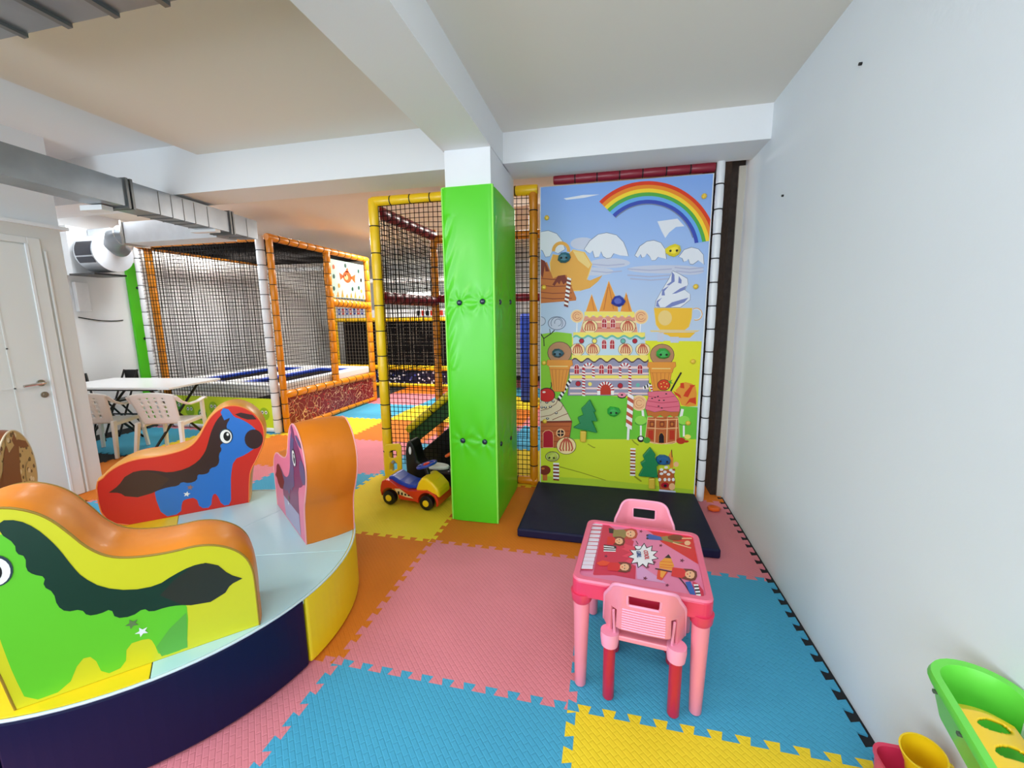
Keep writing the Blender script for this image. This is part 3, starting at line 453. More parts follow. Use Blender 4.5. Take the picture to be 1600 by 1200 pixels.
('red_brown',16,[-244,1233,-255,1204,-259,1170,-255,1155,-246,1158,-250,1170,-247,1202,-236,1229]),
('red_brown',17,[-241,1231,-241,1203,-240,1170,-240,1157,-232,1157,-232,1171,-232,1204,-233,1231]),
('red_brown',18,[-238,1229,-226,1202,-222,1171,-226,1158,-217,1156,-213,1171,-218,1205,-230,1233]),
('red_brown',19,[-234,1228,-212,1202,-204,1171,-211,1159,-204,1155,-195,1171,-204,1206,-228,1234]),
('line',13,[-63,1188,-66,1173,-74,1158,-86,1147,-101,1140,-119,1137,-136,1139,-152,1146,-165,1158,-173,1172,-176,1187,-174,1203,-166,1217,-153,1229,-138,1236,-121,1238,-103,1236,-87,1229,-75,1218,-67,1204]),
('cream',14,[-66,1188,-68,1173,-76,1160,-87,1149,-102,1142,-119,1140,-135,1142,-150,1149,-163,1159,-171,1173,-173,1187,-171,1202,-164,1216,-152,1226,-137,1233,-121,1236,-104,1233,-89,1227,-77,1216,-69,1203]),
('red_brown',15,[-130,1234,-152,1206,-160,1171,-151,1155,-144,1160,-151,1171,-144,1202,-123,1229]),
('red_brown',16,[-127,1233,-138,1205,-142,1171,-137,1156,-129,1159,-133,1171,-130,1203,-119,1230]),
('red_brown',17,[-125,1231,-124,1204,-124,1171,-123,1158,-115,1158,-115,1171,-116,1204,-116,1231]),
('red_brown',18,[-121,1230,-110,1203,-105,1172,-109,1159,-101,1157,-97,1172,-102,1205,-113,1233]),
('red_brown',19,[-118,1229,-96,1202,-87,1172,-95,1160,-87,1156,-79,1172,-88,1206,-111,1234]),
('line',13,[183,1190,180,1174,173,1161,162,1149,147,1142,130,1140,113,1142,97,1149,85,1160,77,1174,74,1189,76,1205,83,1219,95,1230,110,1237,127,1239,144,1237,159,1230,171,1219,179,1205]),
('cream',14,[180,1190,178,1175,171,1162,160,1152,146,1145,130,1142,114,1144,99,1151,87,1161,79,1175,76,1189,78,1204,85,1217,97,1227,111,1234,127,1237,143,1234,157,1228,169,1217,177,1204]),
('red_brown',15,[118,1235,97,1207,90,1173,98,1157,105,1162,98,1173,104,1203,124,1230]),
('red_brown',16,[120,1234,110,1207,107,1173,111,1159,119,1161,115,1173,118,1204,128,1231]),
('red_brown',17,[123,1232,124,1206,125,1173,125,1160,133,1160,133,1173,132,1206,131,1232]),
('red_brown',18,[126,1231,138,1205,142,1174,139,1161,147,1159,151,1174,146,1207,134,1234]),
('red_brown',19,[130,1230,151,1204,160,1174,153,1162,160,1158,168,1174,159,1208,136,1235]),
('line',13,[310,1191,308,1176,301,1162,290,1151,275,1143,259,1141,242,1143,227,1150,214,1161,206,1175,203,1190,205,1205,212,1219,224,1230,239,1237,255,1240,272,1237,287,1230,299,1220,307,1206]),
('cream',14,[308,1191,306,1176,299,1163,288,1153,274,1146,259,1144,243,1146,228,1152,216,1162,209,1176,206,1190,208,1205,215,1218,225,1228,239,1235,255,1237,271,1235,285,1228,297,1218,305,1205]),
('red_brown',15,[246,1236,226,1208,219,1174,228,1159,235,1163,227,1174,233,1204,253,1230]),
('red_brown',16,[249,1234,239,1207,236,1174,240,1160,248,1162,244,1174,247,1205,256,1231]),
('red_brown',17,[251,1233,252,1206,253,1174,254,1161,262,1161,261,1174,260,1206,259,1233]),
('red_brown',18,[254,1231,266,1205,271,1175,268,1162,275,1160,279,1175,274,1207,262,1234]),
('red_brown',19,[258,1230,279,1205,288,1175,281,1164,288,1159,296,1175,286,1208,264,1236]),
('line',4,[-296,1111,302,1118,318,833,-313,813]),
('grey_lilac',5,[-292,1109,298,1116,314,835,-309,815]),
('pale_pink',6,[-297,1053,306,1063,306,1043,-297,1033]),
('pale_pink',6,[-297,1003,307,1014,308,1000,-297,988]),
('custard',7,[-296,980,308,993,309,968,-296,954]),
('pale_pink',8,[-296,952,309,966,310,953,-296,939]),
('pale_pink',6,[-295,882,312,898,313,883,-295,866]),
('pale_pink',6,[-295,839,314,857,314,844,-295,825]),
('line',14,[-282,1131,297,1138,299,1103,284,1090,268,1090,252,1103,236,1116,221,1115,205,1102,190,1089,174,1089,158,1102,142,1114,126,1114,111,1101,95,1088,79,1087,63,1100,46,1113,30,1113,15,1100,-1,1086,-17,1086,-34,1099,-50,1112,-67,1112,-83,1098,-99,1085,-115,1085,-132,1098,-149,1111,-165,1111,-181,1097,-198,1083,-214,1083,-231,1096,-248,1110,-265,1110,-281,1096]),
('custard',15,[-282,1142,297,1148,298,1114,283,1101,268,1101,252,1113,236,1126,220,1126,205,1113,190,1100,174,1099,158,1112,142,1125,126,1125,110,1112,95,1098,79,1098,62,1111,46,1124,30,1124,14,1111,-2,1097,-18,1097,-34,1110,-51,1123,-67,1123,-83,1109,-99,1096,-115,1096,-132,1109,-149,1122,-165,1122,-181,1108,-198,1095,-214,1094,-231,1108,-248,1121,-265,1121,-281,1107]),
('pale_pink',8,[-261,988,-264,1050,-253,1070,-232,1071,-220,1051,-222,989]),
('crimson',9,[-259,993,-260,1047,-251,1065,-234,1065,-225,1048,-224,994]),
('pale_pink',10,[-244,1065,-241,1065,-240,994,-243,994]),
('pale_pink',11,[-259,1031,-224,1032,-224,1028,-259,1027]),
('pale_pink',8,[-67,992,-71,1053,-60,1073,-40,1074,-28,1054,-29,993]),
('crimson',9,[-65,997,-66,1050,-58,1068,-41,1068,-32,1051,-31,998]),
('pale_pink',10,[-51,1068,-48,1068,-46,998,-50,998]),
('pale_pink',11,[-66,1035,-32,1035,-32,1031,-66,1030]),
('pale_pink',7,[-3,993,-7,1054,4,1074,24,1074,36,1055,35,994]),
('crimson',8,[-1,999,-2,1051,6,1069,23,1069,32,1052,33,999]),
('pale_pink',9,[13,1069,16,1069,18,999,14,999]),
('pale_pink',10,[-2,1036,32,1037,32,1032,-2,1032]),
('pale_pink',7,[225,998,220,1058,231,1077,250,1078,262,1059,262,999]),
('crimson',8,[227,1003,225,1055,232,1072,249,1073,258,1056,260,1004]),
('pale_pink',9,[239,1072,242,1072,245,1003,242,1003]),
('pale_pink',10,[225,1040,258,1040,258,1036,226,1036]),
('line',7,[-207,915,-208,908,-211,901,-216,896,-222,893,-229,892,-236,893,-242,896,-247,900,-250,907,-251,914,-250,921,-247,927,-242,932,-236,935,-230,937,-223,936,-217,933,-212,928,-208,922]),
('crimson',8,[-212,915,-212,909,-215,904,-219,900,-223,897,-229,896,-234,897,-239,899,-243,903,-246,908,-247,914,-246,919,-244,924,-240,929,-235,931,-229,932,-224,931,-219,929,-215,925,-213,920]),
('line',7,[119,906,118,900,116,893,111,888,105,885,99,884,92,885,86,888,81,892,78,898,77,905,78,912,81,918,85,923,91,927,97,928,104,927,110,924,115,919,118,913]),
('crimson',8,[115,906,114,901,112,896,108,892,104,889,99,888,93,889,89,891,85,895,82,900,81,905,82,911,84,916,88,920,92,923,98,924,103,923,108,920,111,917,114,912]),
('custard',7,[-121,914,-121,909,-123,904,-127,901,-131,898,-136,897,-140,898,-145,900,-148,904,-150,908,-151,913,-151,918,-148,922,-145,926,-141,928,-136,929,-132,928,-127,926,-124,923,-122,918]),
('mint',6,[245,915,245,910,243,906,240,903,236,900,231,900,227,900,223,902,219,906,217,910,216,914,217,919,219,924,222,927,226,929,230,930,235,929,239,927,242,924,244,920]),
('white',7,[-78,853,-80,863,-79,873,-78,883,-75,893,-70,902,-65,910,-58,918,-51,924,-42,929,-33,933,-24,935,-14,936,-5,936,5,934,14,930,22,926,30,920,37,913,43,905,47,896,51,887,53,877,54,867,53,857,28,861,28,867,28,873,26,879,24,885,21,890,18,895,14,900,9,903,4,906,-2,908,-8,909,-14,910,-20,909,-25,908,-31,905,-36,902,-41,898,-45,894,-48,889,-51,883,-52,877,-53,871,-54,865,-53,859]),
('crimson',8,[-79,859,-80,864,-80,868,-79,873,-53,871,-54,868,-54,865,-53,862]),
('crimson',8,[-77,886,-76,890,-74,894,-72,898,-49,886,-50,884,-51,881,-52,879]),
('crimson',9,[-66,909,-63,913,-60,916,-57,919,-40,899,-42,897,-43,895,-45,893]),
('crimson',10,[-46,927,-43,929,-39,931,-35,932,-26,907,-29,906,-31,905,-33,904]),
('crimson',8,[-22,936,-18,936,-14,936,-10,936,-11,910,-13,910,-16,909,-19,909]),
('crimson',8,[3,934,7,933,11,932,15,930,4,906,2,907,-1,908,-3,908]),
('crimson',9,[26,923,29,921,32,918,35,915,17,896,15,898,13,900,11,902]),
('crimson',10,[43,904,45,901,47,897,49,893,25,883,24,885,23,888,22,890]),
('crimson',8,[52,880,53,876,53,871,54,867,28,867,28,870,28,872,27,875]),
('brick_red',11,[-53,829,-54,868,-44,902,-14,916,15,904,28,871,29,832]),
('white',12,[-77,862,-54,863,-53,829,-77,828]),
('white',12,[28,865,52,866,52,832,29,832]),
('white',15,[-199,1033,-199,1039,-198,1046,-196,1052,-193,1058,-189,1064,-185,1069,-180,1073,-175,1077,-169,1080,-163,1082,-156,1084,-150,1084,-143,1084,-137,1083,-131,1081,-125,1078,-120,1074,-115,1070,-110,1065,-106,1060,-103,1054,-101,1047,-100,1041,-99,1034,-121,1034,-121,1038,-122,1041,-123,1045,-125,1048,-127,1051,-130,1054,-132,1056,-135,1059,-139,1060,-142,1061,-146,1062,-150,1062,-153,1062,-157,1061,-160,1060,-164,1058,-167,1056,-169,1053,-172,1051,-174,1047,-175,1044,-176,1040,-177,1037,-177,1033]),
('crimson',16,[-199,1034,-199,1039,-198,1044,-197,1048,-176,1042,-177,1039,-177,1037,-177,1034]),
('crimson',16,[-189,1064,-186,1068,-183,1071,-179,1074,-166,1056,-168,1055,-170,1053,-172,1051]),
('crimson',16,[-164,1082,-159,1083,-155,1084,-150,1084,-150,1062,-152,1062,-155,1062,-157,1061]),
('crimson',16,[-133,1081,-129,1080,-124,1078,-121,1075,-133,1057,-135,1058,-137,1060,-140,1061]),
('crimson',17,[-108,1063,-106,1059,-104,1054,-102,1050,-122,1043,-123,1045,-125,1048,-126,1050]),
('crimson',17,[-199,1038,-199,1026,-175,1020,-175,1032]),
('white',18,[-199,1026,-199,1014,-175,1008,-175,1020]),
('crimson',19,[-199,1014,-199,1002,-175,996,-175,1008]),
('white',20,[-199,1002,-198,990,-174,984,-175,996]),
('crimson',21,[-198,990,-198,978,-174,972,-174,984]),
('white',22,[-198,978,-198,966,-174,960,-174,972]),
('crimson',23,[-198,966,-198,953,-174,948,-174,960]),
('white',24,[-198,953,-198,941,-173,936,-174,948]),
('crimson',25,[-198,941,-197,929,-173,924,-173,936]),
('white',26,[-197,929,-197,917,-173,911,-173,924]),
('crimson',27,[-197,917,-197,905,-173,899,-173,911]),
('white',28,[-197,905,-197,892,-173,887,-173,899]),
('crimson',29,[-197,892,-197,880,-172,875,-173,887]),
('white',30,[-197,880,-197,868,-172,863,-172,875]),
('crimson',31,[-197,868,-196,856,-172,850,-172,863]),
('white',32,[-196,856,-196,843,-172,838,-172,850]),
('crimson',33,[-196,843,-196,831,-172,826,-172,838]),
('white',34,[-196,831,-196,819,-171,814,-172,826]),
('crimson',16,[-122,1034,-122,1023,-100,1018,-100,1029]),
('white',17,[-122,1023,-122,1012,-100,1007,-100,1018]),
('crimson',18,[-122,1012,-121,1001,-100,995,-100,1007]),
('white',19,[-121,1001,-121,989,-99,984,-100,995]),
('crimson',20,[-121,989,-121,978,-99,973,-99,984]),
('white',21,[-121,978,-121,967,-99,962,-99,973]),
('white',15,[82,1037,82,1044,83,1050,85,1057,87,1063,91,1068,95,1073,99,1077,105,1081,110,1084,116,1086,122,1088,128,1088,135,1088,141,1087,147,1085,152,1082,158,1078,163,1074,167,1069,171,1064,174,1058,176,1052,177,1046,178,1039,157,1039,157,1042,156,1046,155,1049,153,1053,151,1056,148,1058,146,1061,143,1063,139,1064,136,1066,133,1066,129,1066,125,1066,122,1065,119,1064,116,1062,113,1060,110,1058,108,1055,106,1052,104,1049,103,1045,103,1041,103,1038]),
('crimson',16,[82,1039,82,1044,83,1048,84,1053,104,1047,103,1044,103,1041,103,1039]),
('crimson',16,[91,1068,94,1072,97,1075,100,1078,113,1061,111,1059,110,1057,108,1055]),
('crimson',16,[115,1086,119,1087,124,1088,128,1088,129,1066,126,1066,124,1066,122,1065]),
('crimson',16,[145,1085,149,1084,153,1082,157,1079,145,1061,143,1063,141,1064,138,1065]),
('crimson',17,[169,1067,171,1063,173,1059,175,1054,155,1047,154,1050,153,1052,152,1054]),
('crimson',16,[155,1044,155,1032,178,1027,178,1039]),
('white',17,[155,1032,155,1021,179,1015,178,1027]),
('crimson',18,[155,1021,156,1009,179,1003,179,1015]),
('white',19,[156,1009,156,997,179,991,179,1003]),
('crimson',20,[156,997,157,985,180,980,179,991]),
('white',21,[157,985,157,973,180,968,180,980]),
('crimson',22,[157,973,157,961,181,956,180,968]),
('white',23,[157,961,158,950,181,944,181,956]),
('crimson',24,[158,950,158,938,181,932,181,944]),
('white',25,[158,938,159,926,182,920,181,932]),
('crimson',26,[159,926,159,914,182,909,182,920]),
('white',27,[159,914,159,902,183,897,182,909]),
('crimson',28,[159,902,160,890,183,885,183,897]),
('white',29,[160,890,160,878,183,873,183,885]),
('crimson',30,[160,878,160,866,184,861,183,873]),
('white',31,[160,866,161,854,184,849,184,861]),
('crimson',32,[161,854,161,842,184,837,184,849]),
('white',33,[161,842,162,830,185,825,184,837]),
('crimson',16,[83,1037,83,1026,104,1021,104,1032]),
('white',17,[83,1026,83,1016,105,1010,104,1021]),
('crimson',18,[83,1016,84,1005,105,1000,105,1010]),
('white',19,[84,1005,84,994,105,989,105,1000]),
('crimson',20,[84,994,84,983,106,978,105,989]),
('white',21,[84,983,85,972,106,967,106,978]),
('white',9,[-297,959,-305,945,-286,924,-278,938]),
('dark',10,[-305,945,-313,930,-294,910,-286,924]),
('white',11,[-313,930,-321,916,-302,895,-294,910]),
('dark',12,[-321,916,-329,902,-310,881,-302,895]),
('white',13,[-329,902,-338,887,-319,867,-310,881]),
('dark',14,[-338,887,-346,873,-327,852,-319,867]),
('white',15,[-346,873,-354,858,-335,837,-327,852]),
('dark',16,[-354,858,-363,844,-343,823,-335,837]),
('white',17,[-363,844,-371,829,-352,808,-343,823]),
('dark',18,[-371,829,-379,814,-360,794,-352,808]),
('white',19,[-379,814,-388,800,-368,779,-360,794]),
('dark',20,[-388,800,-396,785,-377,764,-368,779]),
('dark',7,[147,828,146,821,141,814,134,809,124,806,114,804,103,805,94,808,86,812,81,819,79,825,81,832,85,839,93,844,102,847,113,849,123,848,133,845,140,840,145,834]),
('pink',8,[145,834,143,828,139,822,132,818,123,814,114,813,104,814,95,816,88,821,83,826,81,832,83,838,87,844,94,849,103,852,112,853,122,852,131,850,138,846,143,840]),
('dark',9,[123,833,122,831,121,829,119,828,116,827,113,826,110,827,108,828,105,829,104,831,103,833,104,835,105,837,107,838,110,839,113,840,116,840,118,839,121,837,122,835]),
('white',7,[274,878,283,884,276,907,267,902]),
('dark',8,[283,884,292,890,285,913,276,907]),
('white',9,[292,890,302,895,295,919,285,913]),
('dark',10,[302,895,311,901,304,925,295,919]),
('white',11,[311,901,320,907,313,930,304,925]),
('dark',12,[320,907,329,912,322,936,313,930]),
('white',13,[314,919,317,908,338,910,335,921]),
('crimson',14,[317,908,321,898,342,899,338,910]),
('white',15,[321,898,324,887,345,888,342,899]),
('crimson',16,[324,887,328,876,349,877,345,888]),
('white',17,[328,876,331,865,352,867,349,877]),
('line',15,[-282,1162,-286,1135,-300,1110,-321,1090,-348,1077,-379,1072,-409,1076,-437,1088,-459,1108,-473,1133,-478,1161,-473,1188,-459,1213,-437,1233,-410,1246,-380,1250,-350,1246,-323,1234,-301,1214,-287,1190]),
('scoop',16,[-286,1162,-291,1136,-303,1113,-324,1094,-350,1081,-379,1077,-408,1080,-434,1092,-455,1111,-468,1134,-473,1161,-469,1187,-455,1211,-435,1230,-409,1242,-380,1246,-351,1242,-325,1230,-305,1212,-291,1188]),
('choc_light',17,[-481,1103,-279,1105,-271,1065,-293,1050,-296,1027,-461,1024,-464,1048,-484,1062]),
('cone',18,[-476,1101,-283,1104,-275,1065,-297,1051,-300,1029,-457,1026,-459,1048,-480,1062]),
('choc_light',19,[-459,1027,-299,1030,-338,847,-432,844]),
('cone',20,[-456,1024,-302,1026,-340,851,-430,848]),
('choc_light',21,[-443,1024,-423,855,-419,856,-438,1024]),
('choc_light',21,[-412,1024,-405,856,-401,856,-407,1024]),
('choc_light',21,[-381,1025,-387,857,-383,857,-377,1025]),
('choc_light',21,[-350,1026,-369,857,-365,857,-346,1025]),
('choc_light',22,[-320,1026,-351,858,-347,857,-315,1026]),
('tea_light',19,[-463,1046,-312,1048,-312,1057,-463,1055]),
('line',6,[487,1152,484,1126,473,1102,455,1083,431,1071,404,1066,376,1070,351,1082,330,1101,317,1124,311,1150,315,1177,326,1200,345,1219,369,1231,396,1235,423,1231,448,1220,468,1201,482,1178]),
('scoop',7,[483,1152,481,1127,470,1105,452,1087,429,1075,403,1071,377,1074,353,1085,333,1103,320,1126,315,1150,318,1175,330,1198,348,1216,371,1227,396,1231,422,1228,446,1216,465,1199,478,1177]),
('choc_light',16,[297,1096,498,1099,503,1064,486,1049,480,1016,316,1013,309,1046,294,1061]),
('cone',17,[301,1095,494,1097,500,1064,482,1050,476,1018,320,1015,313,1047,298,1060]),
('choc_light',18,[316,1015,474,1018,460,891,344,865]),
('cone',19,[320,1012,471,1015,457,894,346,869]),
('choc_light',20,[333,1012,354,897,358,898,337,1013]),
('choc_light',20,[363,1013,376,898,380,898,367,1013]),
('choc_light',20,[394,1014,399,899,403,899,398,1014]),
('choc_light',20,[424,1015,421,899,425,899,428,1014]),
('choc_light',20,[454,1015,443,900,447,900,458,1015]),
('tea_light',18,[329,1042,465,1044,464,1052,328,1050]),
('line',21,[-533,760,-496,784,-418,796,-361,759,-317,687,-277,606,-533,588]),
('cream2',22,[-533,756,-493,781,-418,791,-365,756,-321,688,-281,609,-533,591]),
('choc',23,[-533,679,-469,698,-405,741,-388,777,-392,779,-408,745,-470,702,-533,684]),
('choc',24,[-533,626,-446,646,-365,696,-348,732,-352,734,-368,700,-447,650,-533,631]),
('choc',25,[-434,605,-343,650,-309,663,-311,668,-344,655,-436,610]),
('dark',24,[-528,750,-529,747,-531,745,-533,743,-533,757,-531,756,-529,753]),
('dark',25,[-480,711,-480,708,-482,705,-485,703,-489,702,-493,701,-496,702,-500,703,-503,705,-505,707,-505,710,-505,713,-503,716,-500,718,-496,719,-493,720,-489,720,-485,718,-482,716,-481,714]),
('white',26,[-487,713,-487,712,-488,710,-489,709,-491,709,-493,708,-494,708,-496,709,-497,710,-498,711,-498,713,-498,714,-497,715,-496,717,-494,717,-493,718,-491,717,-489,717,-488,716,-487,715]),
('dark',25,[-440,718,-440,716,-442,713,-445,711,-448,709,-452,709,-456,709,-460,710,-463,712,-464,715,-465,717,-464,720,-463,723,-460,725,-456,727,-452,727,-448,727,-445,726,-442,724,-440,721]),
('white',26,[-447,720,-447,719,-448,718,-449,717,-451,716,-452,716,-454,716,-456,716,-457,717,-458,719,-458,720,-458,722,-457,723,-456,724,-454,725,-452,725,-451,725,-449,724,-448,723,-447,722]),
('dark',24,[-417,763,-418,760,-419,758,-422,756,-426,754,-430,754,-434,754,-437,755,-440,757,-442,760,-442,762,-442,765,-440,768,-437,770,-434,772,-430,772,-426,772,-422,771,-420,769,-418,766]),
('white',25,[-424,765,-424,764,-425,763,-426,762,-428,761,-430,761,-431,761,-433,761,-434,762,-435,764,-435,765,-435,766,-434,768,-433,769,-431,770,-430,770,-428,770,-426,769,-425,768,-424,767]),
('dark',25,[-509,710,-509,707,-511,704,-514,702,-517,701,-521,700,-525,700,-529,702,-532,704,-533,705,-533,713,-532,715,-529,717,-525,718,-521,719,-517,719,-514,717,-511,715,-509,713]),
('white',26,[-516,712,-516,711,-517,709,-518,708,-520,707,-521,707,-523,707,-525,708,-526,709,-527,710,-527,712,-527,713,-526,714,-525,715,-523,716,-521,717,-520,716,-518,716,-517,715,-516,713]),
('dark',25,[-462,618,-463,615,-465,612,-468,610,-471,609,-475,608,-479,608,-482,609,-485,611,-487,614,-488,617,-487,620,-485,623,-482,625,-479,626,-475,627,-471,627,-468,625,-465,623,-463,621]),
('white',26,[-469,620,-470,619,-470,617,-472,616,-473,615,-475,615,-477,615,-478,616,-480,617,-481,618,-481,620,-481,621,-480,622,-478,623,-477,624,-475,624,-473,624,-472,624,-470,623,-470,621]),
('dark',26,[-390,668,-391,665,-393,662,-395,660,-399,659,-403,658,-407,658,-410,660,-413,662,-415,664,-415,667,-415,670,-413,672,-410,675,-407,676,-403,677,-399,676,-396,675,-393,673,-391,671]),
('white',27,[-397,670,-397,669,-398,667,-400,666,-401,665,-403,665,-405,665,-406,666,-408,667,-408,668,-409,670,-408,671,-408,672,-406,673,-405,674,-403,674,-401,674,-400,674,-398,673,-397,671]),
('dark',24,[-469,752,-469,749,-471,747,-474,745,-477,743,-481,743,-485,743,-489,744,-491,746,-493,749,-494,751,-493,754,-491,757,-489,759,-485,761,-481,761,-477,761,-474,760,-471,758,-469,755]),
('white',25,[-475,754,-476,753,-476,752,-478,751,-479,750,-481,750,-483,750,-485,750,-486,751,-487,753,-487,754,-487,755,-486,757,-485,758,-483,759,-481,759,-479,759,-478,758,-477,757,-476,756]),
('dark',26,[-413,818,-416,799,-426,782,-441,768,-460,759,-481,755,-502,758,-522,765,-533,775,-533,853,-522,863,-503,872,-481,876,-460,873,-441,865,-426,853,-416,836]),
('cherry',27,[-419,815,-422,798,-430,782,-444,770,-462,761,-481,758,-501,760,-518,767,-532,779,-533,780,-533,843,-532,844,-518,857,-501,865,-481,869,-462,867,-445,859,-431,847,-422,832]),
('dark',28,[-450,862,-439,897,-445,921,-450,919,-445,898,-456,863]),
('pale_pink',28,[-491,838,-491,836,-493,834,-496,832,-500,831,-504,830,-509,830,-512,831,-515,833,-517,835,-518,838,-517,840,-515,843,-512,844,-509,846,-504,846,-500,846,-496,845,-493,843,-491,841]),
('line',26,[-533,594,-272,606,-290,466,-292,381,-533,361]),
('ginger',27,[-533,591,-275,603,-294,467,-295,384,-533,364]),
('choc',28,[-533,548,-292,560,-292,563,-533,551]),
('choc',28,[-533,506,-291,519,-291,522,-533,510]),
('choc',28,[-533,464,-291,477,-291,481,-533,468]),
('choc',28,[-533,416,-290,430,-290,434,-533,420]),
('choc',28,[-533,578,-275,593,-275,607,-533,592]),
('peach',29,[-512,363,-515,491,-495,514,-460,522,-431,506,-423,476,-425,369]),
('crimson',30,[-510,368,-510,489,-492,510,-461,517,-434,502,-428,475,-427,374]),
('peach',29,[-329,501,-331,489,-336,478,-344,469,-354,463,-366,461,-377,462,-388,467,-396,475,-401,485,-403,497,-401,509,-396,520,-388,529,-378,535,-366,537,-355,536,-345,531,-336,523,-331,512]),
('dark',30,[-338,500,-339,491,-343,483,-349,476,-357,472,-366,470,-375,471,-382,474,-389,481,-393,488,-394,497,-393,506,-389,515,-383,522,-375,526,-366,528,-358,527,-350,523,-343,517,-339,509]),
('peach',31,[-370,528,-363,528,-362,469,-369,469]),
('peach',32,[-393,501,-340,504,-340,497,-392,494]),
('line',30,[-238,399,-241,375,-252,354,-270,336,-293,324,-318,319,-343,321,-366,330,-384,346,-396,366,-400,389,-396,412,-385,434,-367,452,-344,463,-319,469,-294,466,-272,457,-254,442,-242,421]),
('cream',31,[-241,398,-245,376,-256,356,-272,339,-294,328,-318,323,-342,325,-364,333,-381,348,-392,367,-396,389,-393,411,-382,432,-365,449,-343,460,-319,465,-295,462,-274,454,-257,439,-245,420]),
('red_brown',32,[-333,461,-365,418,-377,366,-364,343,-353,351,-364,367,-354,413,-323,454]),
('red_brown',33,[-329,460,-345,418,-351,368,-345,346,-333,350,-339,368,-333,416,-318,456]),
('red_brown',34,[-325,458,-325,418,-324,369,-324,349,-312,350,-312,370,-312,418,-313,458]),
('red_brown',35,[-320,456,-304,417,-298,371,-303,352,-291,349,-286,372,-292,421,-309,461]),
('red_brown',36,[-315,454,-284,417,-272,372,-283,355,-272,349,-260,373,-273,424,-306,463]),
('line',32,[-374,298,-377,284,-385,271,-398,261,-415,253,-433,250,-451,251,-468,256,-481,265,-490,277,-493,290,-490,304,-481,317,-468,328,-452,336,-433,339,-415,338,-399,333,-386,324,-377,312]),
('lime_pale',33,[-380,298,-382,286,-390,274,-401,265,-416,258,-433,255,-450,256,-465,261,-477,268,-484,279,-487,291,-485,303,-477,314,-465,324,-450,330,-433,333,-417,332,-402,328,-390,320,-382,310]),
('dark',34,[-449,284,-450,279,-452,275,-454,272,-458,269,-462,268,-466,269,-469,271,-472,274,-474,278,-475,282,-474,287,-472,291,-469,295,-466,297,-462,298,-458,298,-455,296,-452,293,-450,289]),
('dark',34,[-394,288,-394,283,-396,279,-399,275,-402,273,-406,272,-410,272,-414,274,-416,277,-418,281,-419,286,-418,291,-416,295,-414,298,-410,301,-406,302,-403,301,-399,299,-396,296,-394,292]),
('white',5,[-426,239,-426,223,-377,224,-377,239]),
('choc',6,[-426,223,-426,208,-377,208,-377,224]),
('white',7,[-426,208,-426,192,-377,193,-377,208]),
('choc',8,[-426,192,-426,177,-376,178,-377,193]),
('white',9,[-426,177,-426,161,-376,162,-376,178]),
('choc',10,[-426,161,-426,146,-376,147,-376,162]),
('white',11,[-426,146,-426,130,-376,131,-376,147]),
('choc',12,[-426,130,-426,115,-376,116,-376,131]),
('white',13,[-426,115,-425,99,-376,100,-376,116]),
('choc',14,[-425,99,-425,84,-376,84,-376,100]),
('choc_light',6,[-516,143,-476,146,-476,78,-516,74]),
('choc',7,[-448,172,-450,158,-457,146,-468,136,-482,129,-498,125,-513,126,-527,131,-533,136,-533,195,-527,200,-513,207,-498,210,-482,209,-469,204,-458,196,-450,185]),
('choc_light',8,[-498,182,-499,179,-501,176,-504,174,-508,172,-512,172,-517,172,-521,173,-524,175,-526,177,-527,180,-526,183,-524,186,-521,188,-517,190,-512,190,-508,190,-504,189,-501,187,-499,185]),
('ground_shade',5,[-147,414,-103,389,-85,385,-83,394,-100,397,-143,422]),
('ground_shade',14,[-380,206,-185,165,6,115,8,121,-183,171,-378,213]),
('cone',4,[508,882,540,919,573,947,623,935,649,913,661,859,661,768,599,757,556,769,533,819]),
('flame',5,[540,937,564,942,571,897,541,901]),
('flame',6,[577,866,616,921,629,903,600,830,566,838]),
('flame',5,[492,877,544,846,554,819,510,845]),
('flame',7,[582,765,613,821,654,832,661,777,614,794]),
('flame',7,[607,925,649,926,617,894]),
('dark',20,[480,874,511,943,547,1017,537,1023,500,948,469,879]),
('white',4,[265,715,271,659,289,661,282,717]),
('white',4,[556,739,547,674,567,670,576,735]),
('cream',7,[304,776,302,756,294,738,282,724,266,714,247,710,229,713,212,721,198,735,189,752,186,771,188,791,196,809,208,823,225,833,243,836,261,834,278,825,291,812,300,795]),
('peach',8,[298,775,296,758,289,742,278,729,263,721,247,717,231,719,215,727,203,739,195,754,192,772,194,789,201,805,212,818,227,826,243,830,259,827,274,820,286,808,295,793]),
('red_brown',9,[283,760,279,752,274,744,267,738,259,734,250,732,241,731,233,733,224,737,217,743,212,751,208,759,206,768,205,778,207,787,211,796,217,803,224,809,232,813,240,815,249,815,258,813,266,809,273,803,279,796,276,794,271,801,265,807,257,811,249,813,241,813,233,811,225,807,219,801,213,794,210,786,208,778,208,769,210,760,214,752,219,745,226,740,233,736,242,734,250,734,258,737,265,741,272,746,277,753,280,761]),
('red_brown',10,[266,766,264,761,261,757,257,754,253,751,248,750,243,750,238,751,234,753,230,757,226,761,224,765,223,771,223,776,224,781,226,786,229,790,233,793,238,796,242,797,247,797,252,796,257,793,261,790,264,786,262,784,259,788,255,791,251,793,247,794,243,794,238,793,235,791,231,788,228,784,226,780,226,776,226,771,227,766,229,762,231,759,235,756,239,754,243,753,248,753,252,754,256,756,259,759,262,763,264,767]),
('white',5,[258,592,261,502,275,502,272,593]),
('lime_dark',6,[310,616,308,609,302,603,292,598,279,594,265,593,251,593,238,595,227,600,220,605,218,611,220,618,226,624,236,629,249,633,263,635,278,634,291,632,301,628,308,622]),
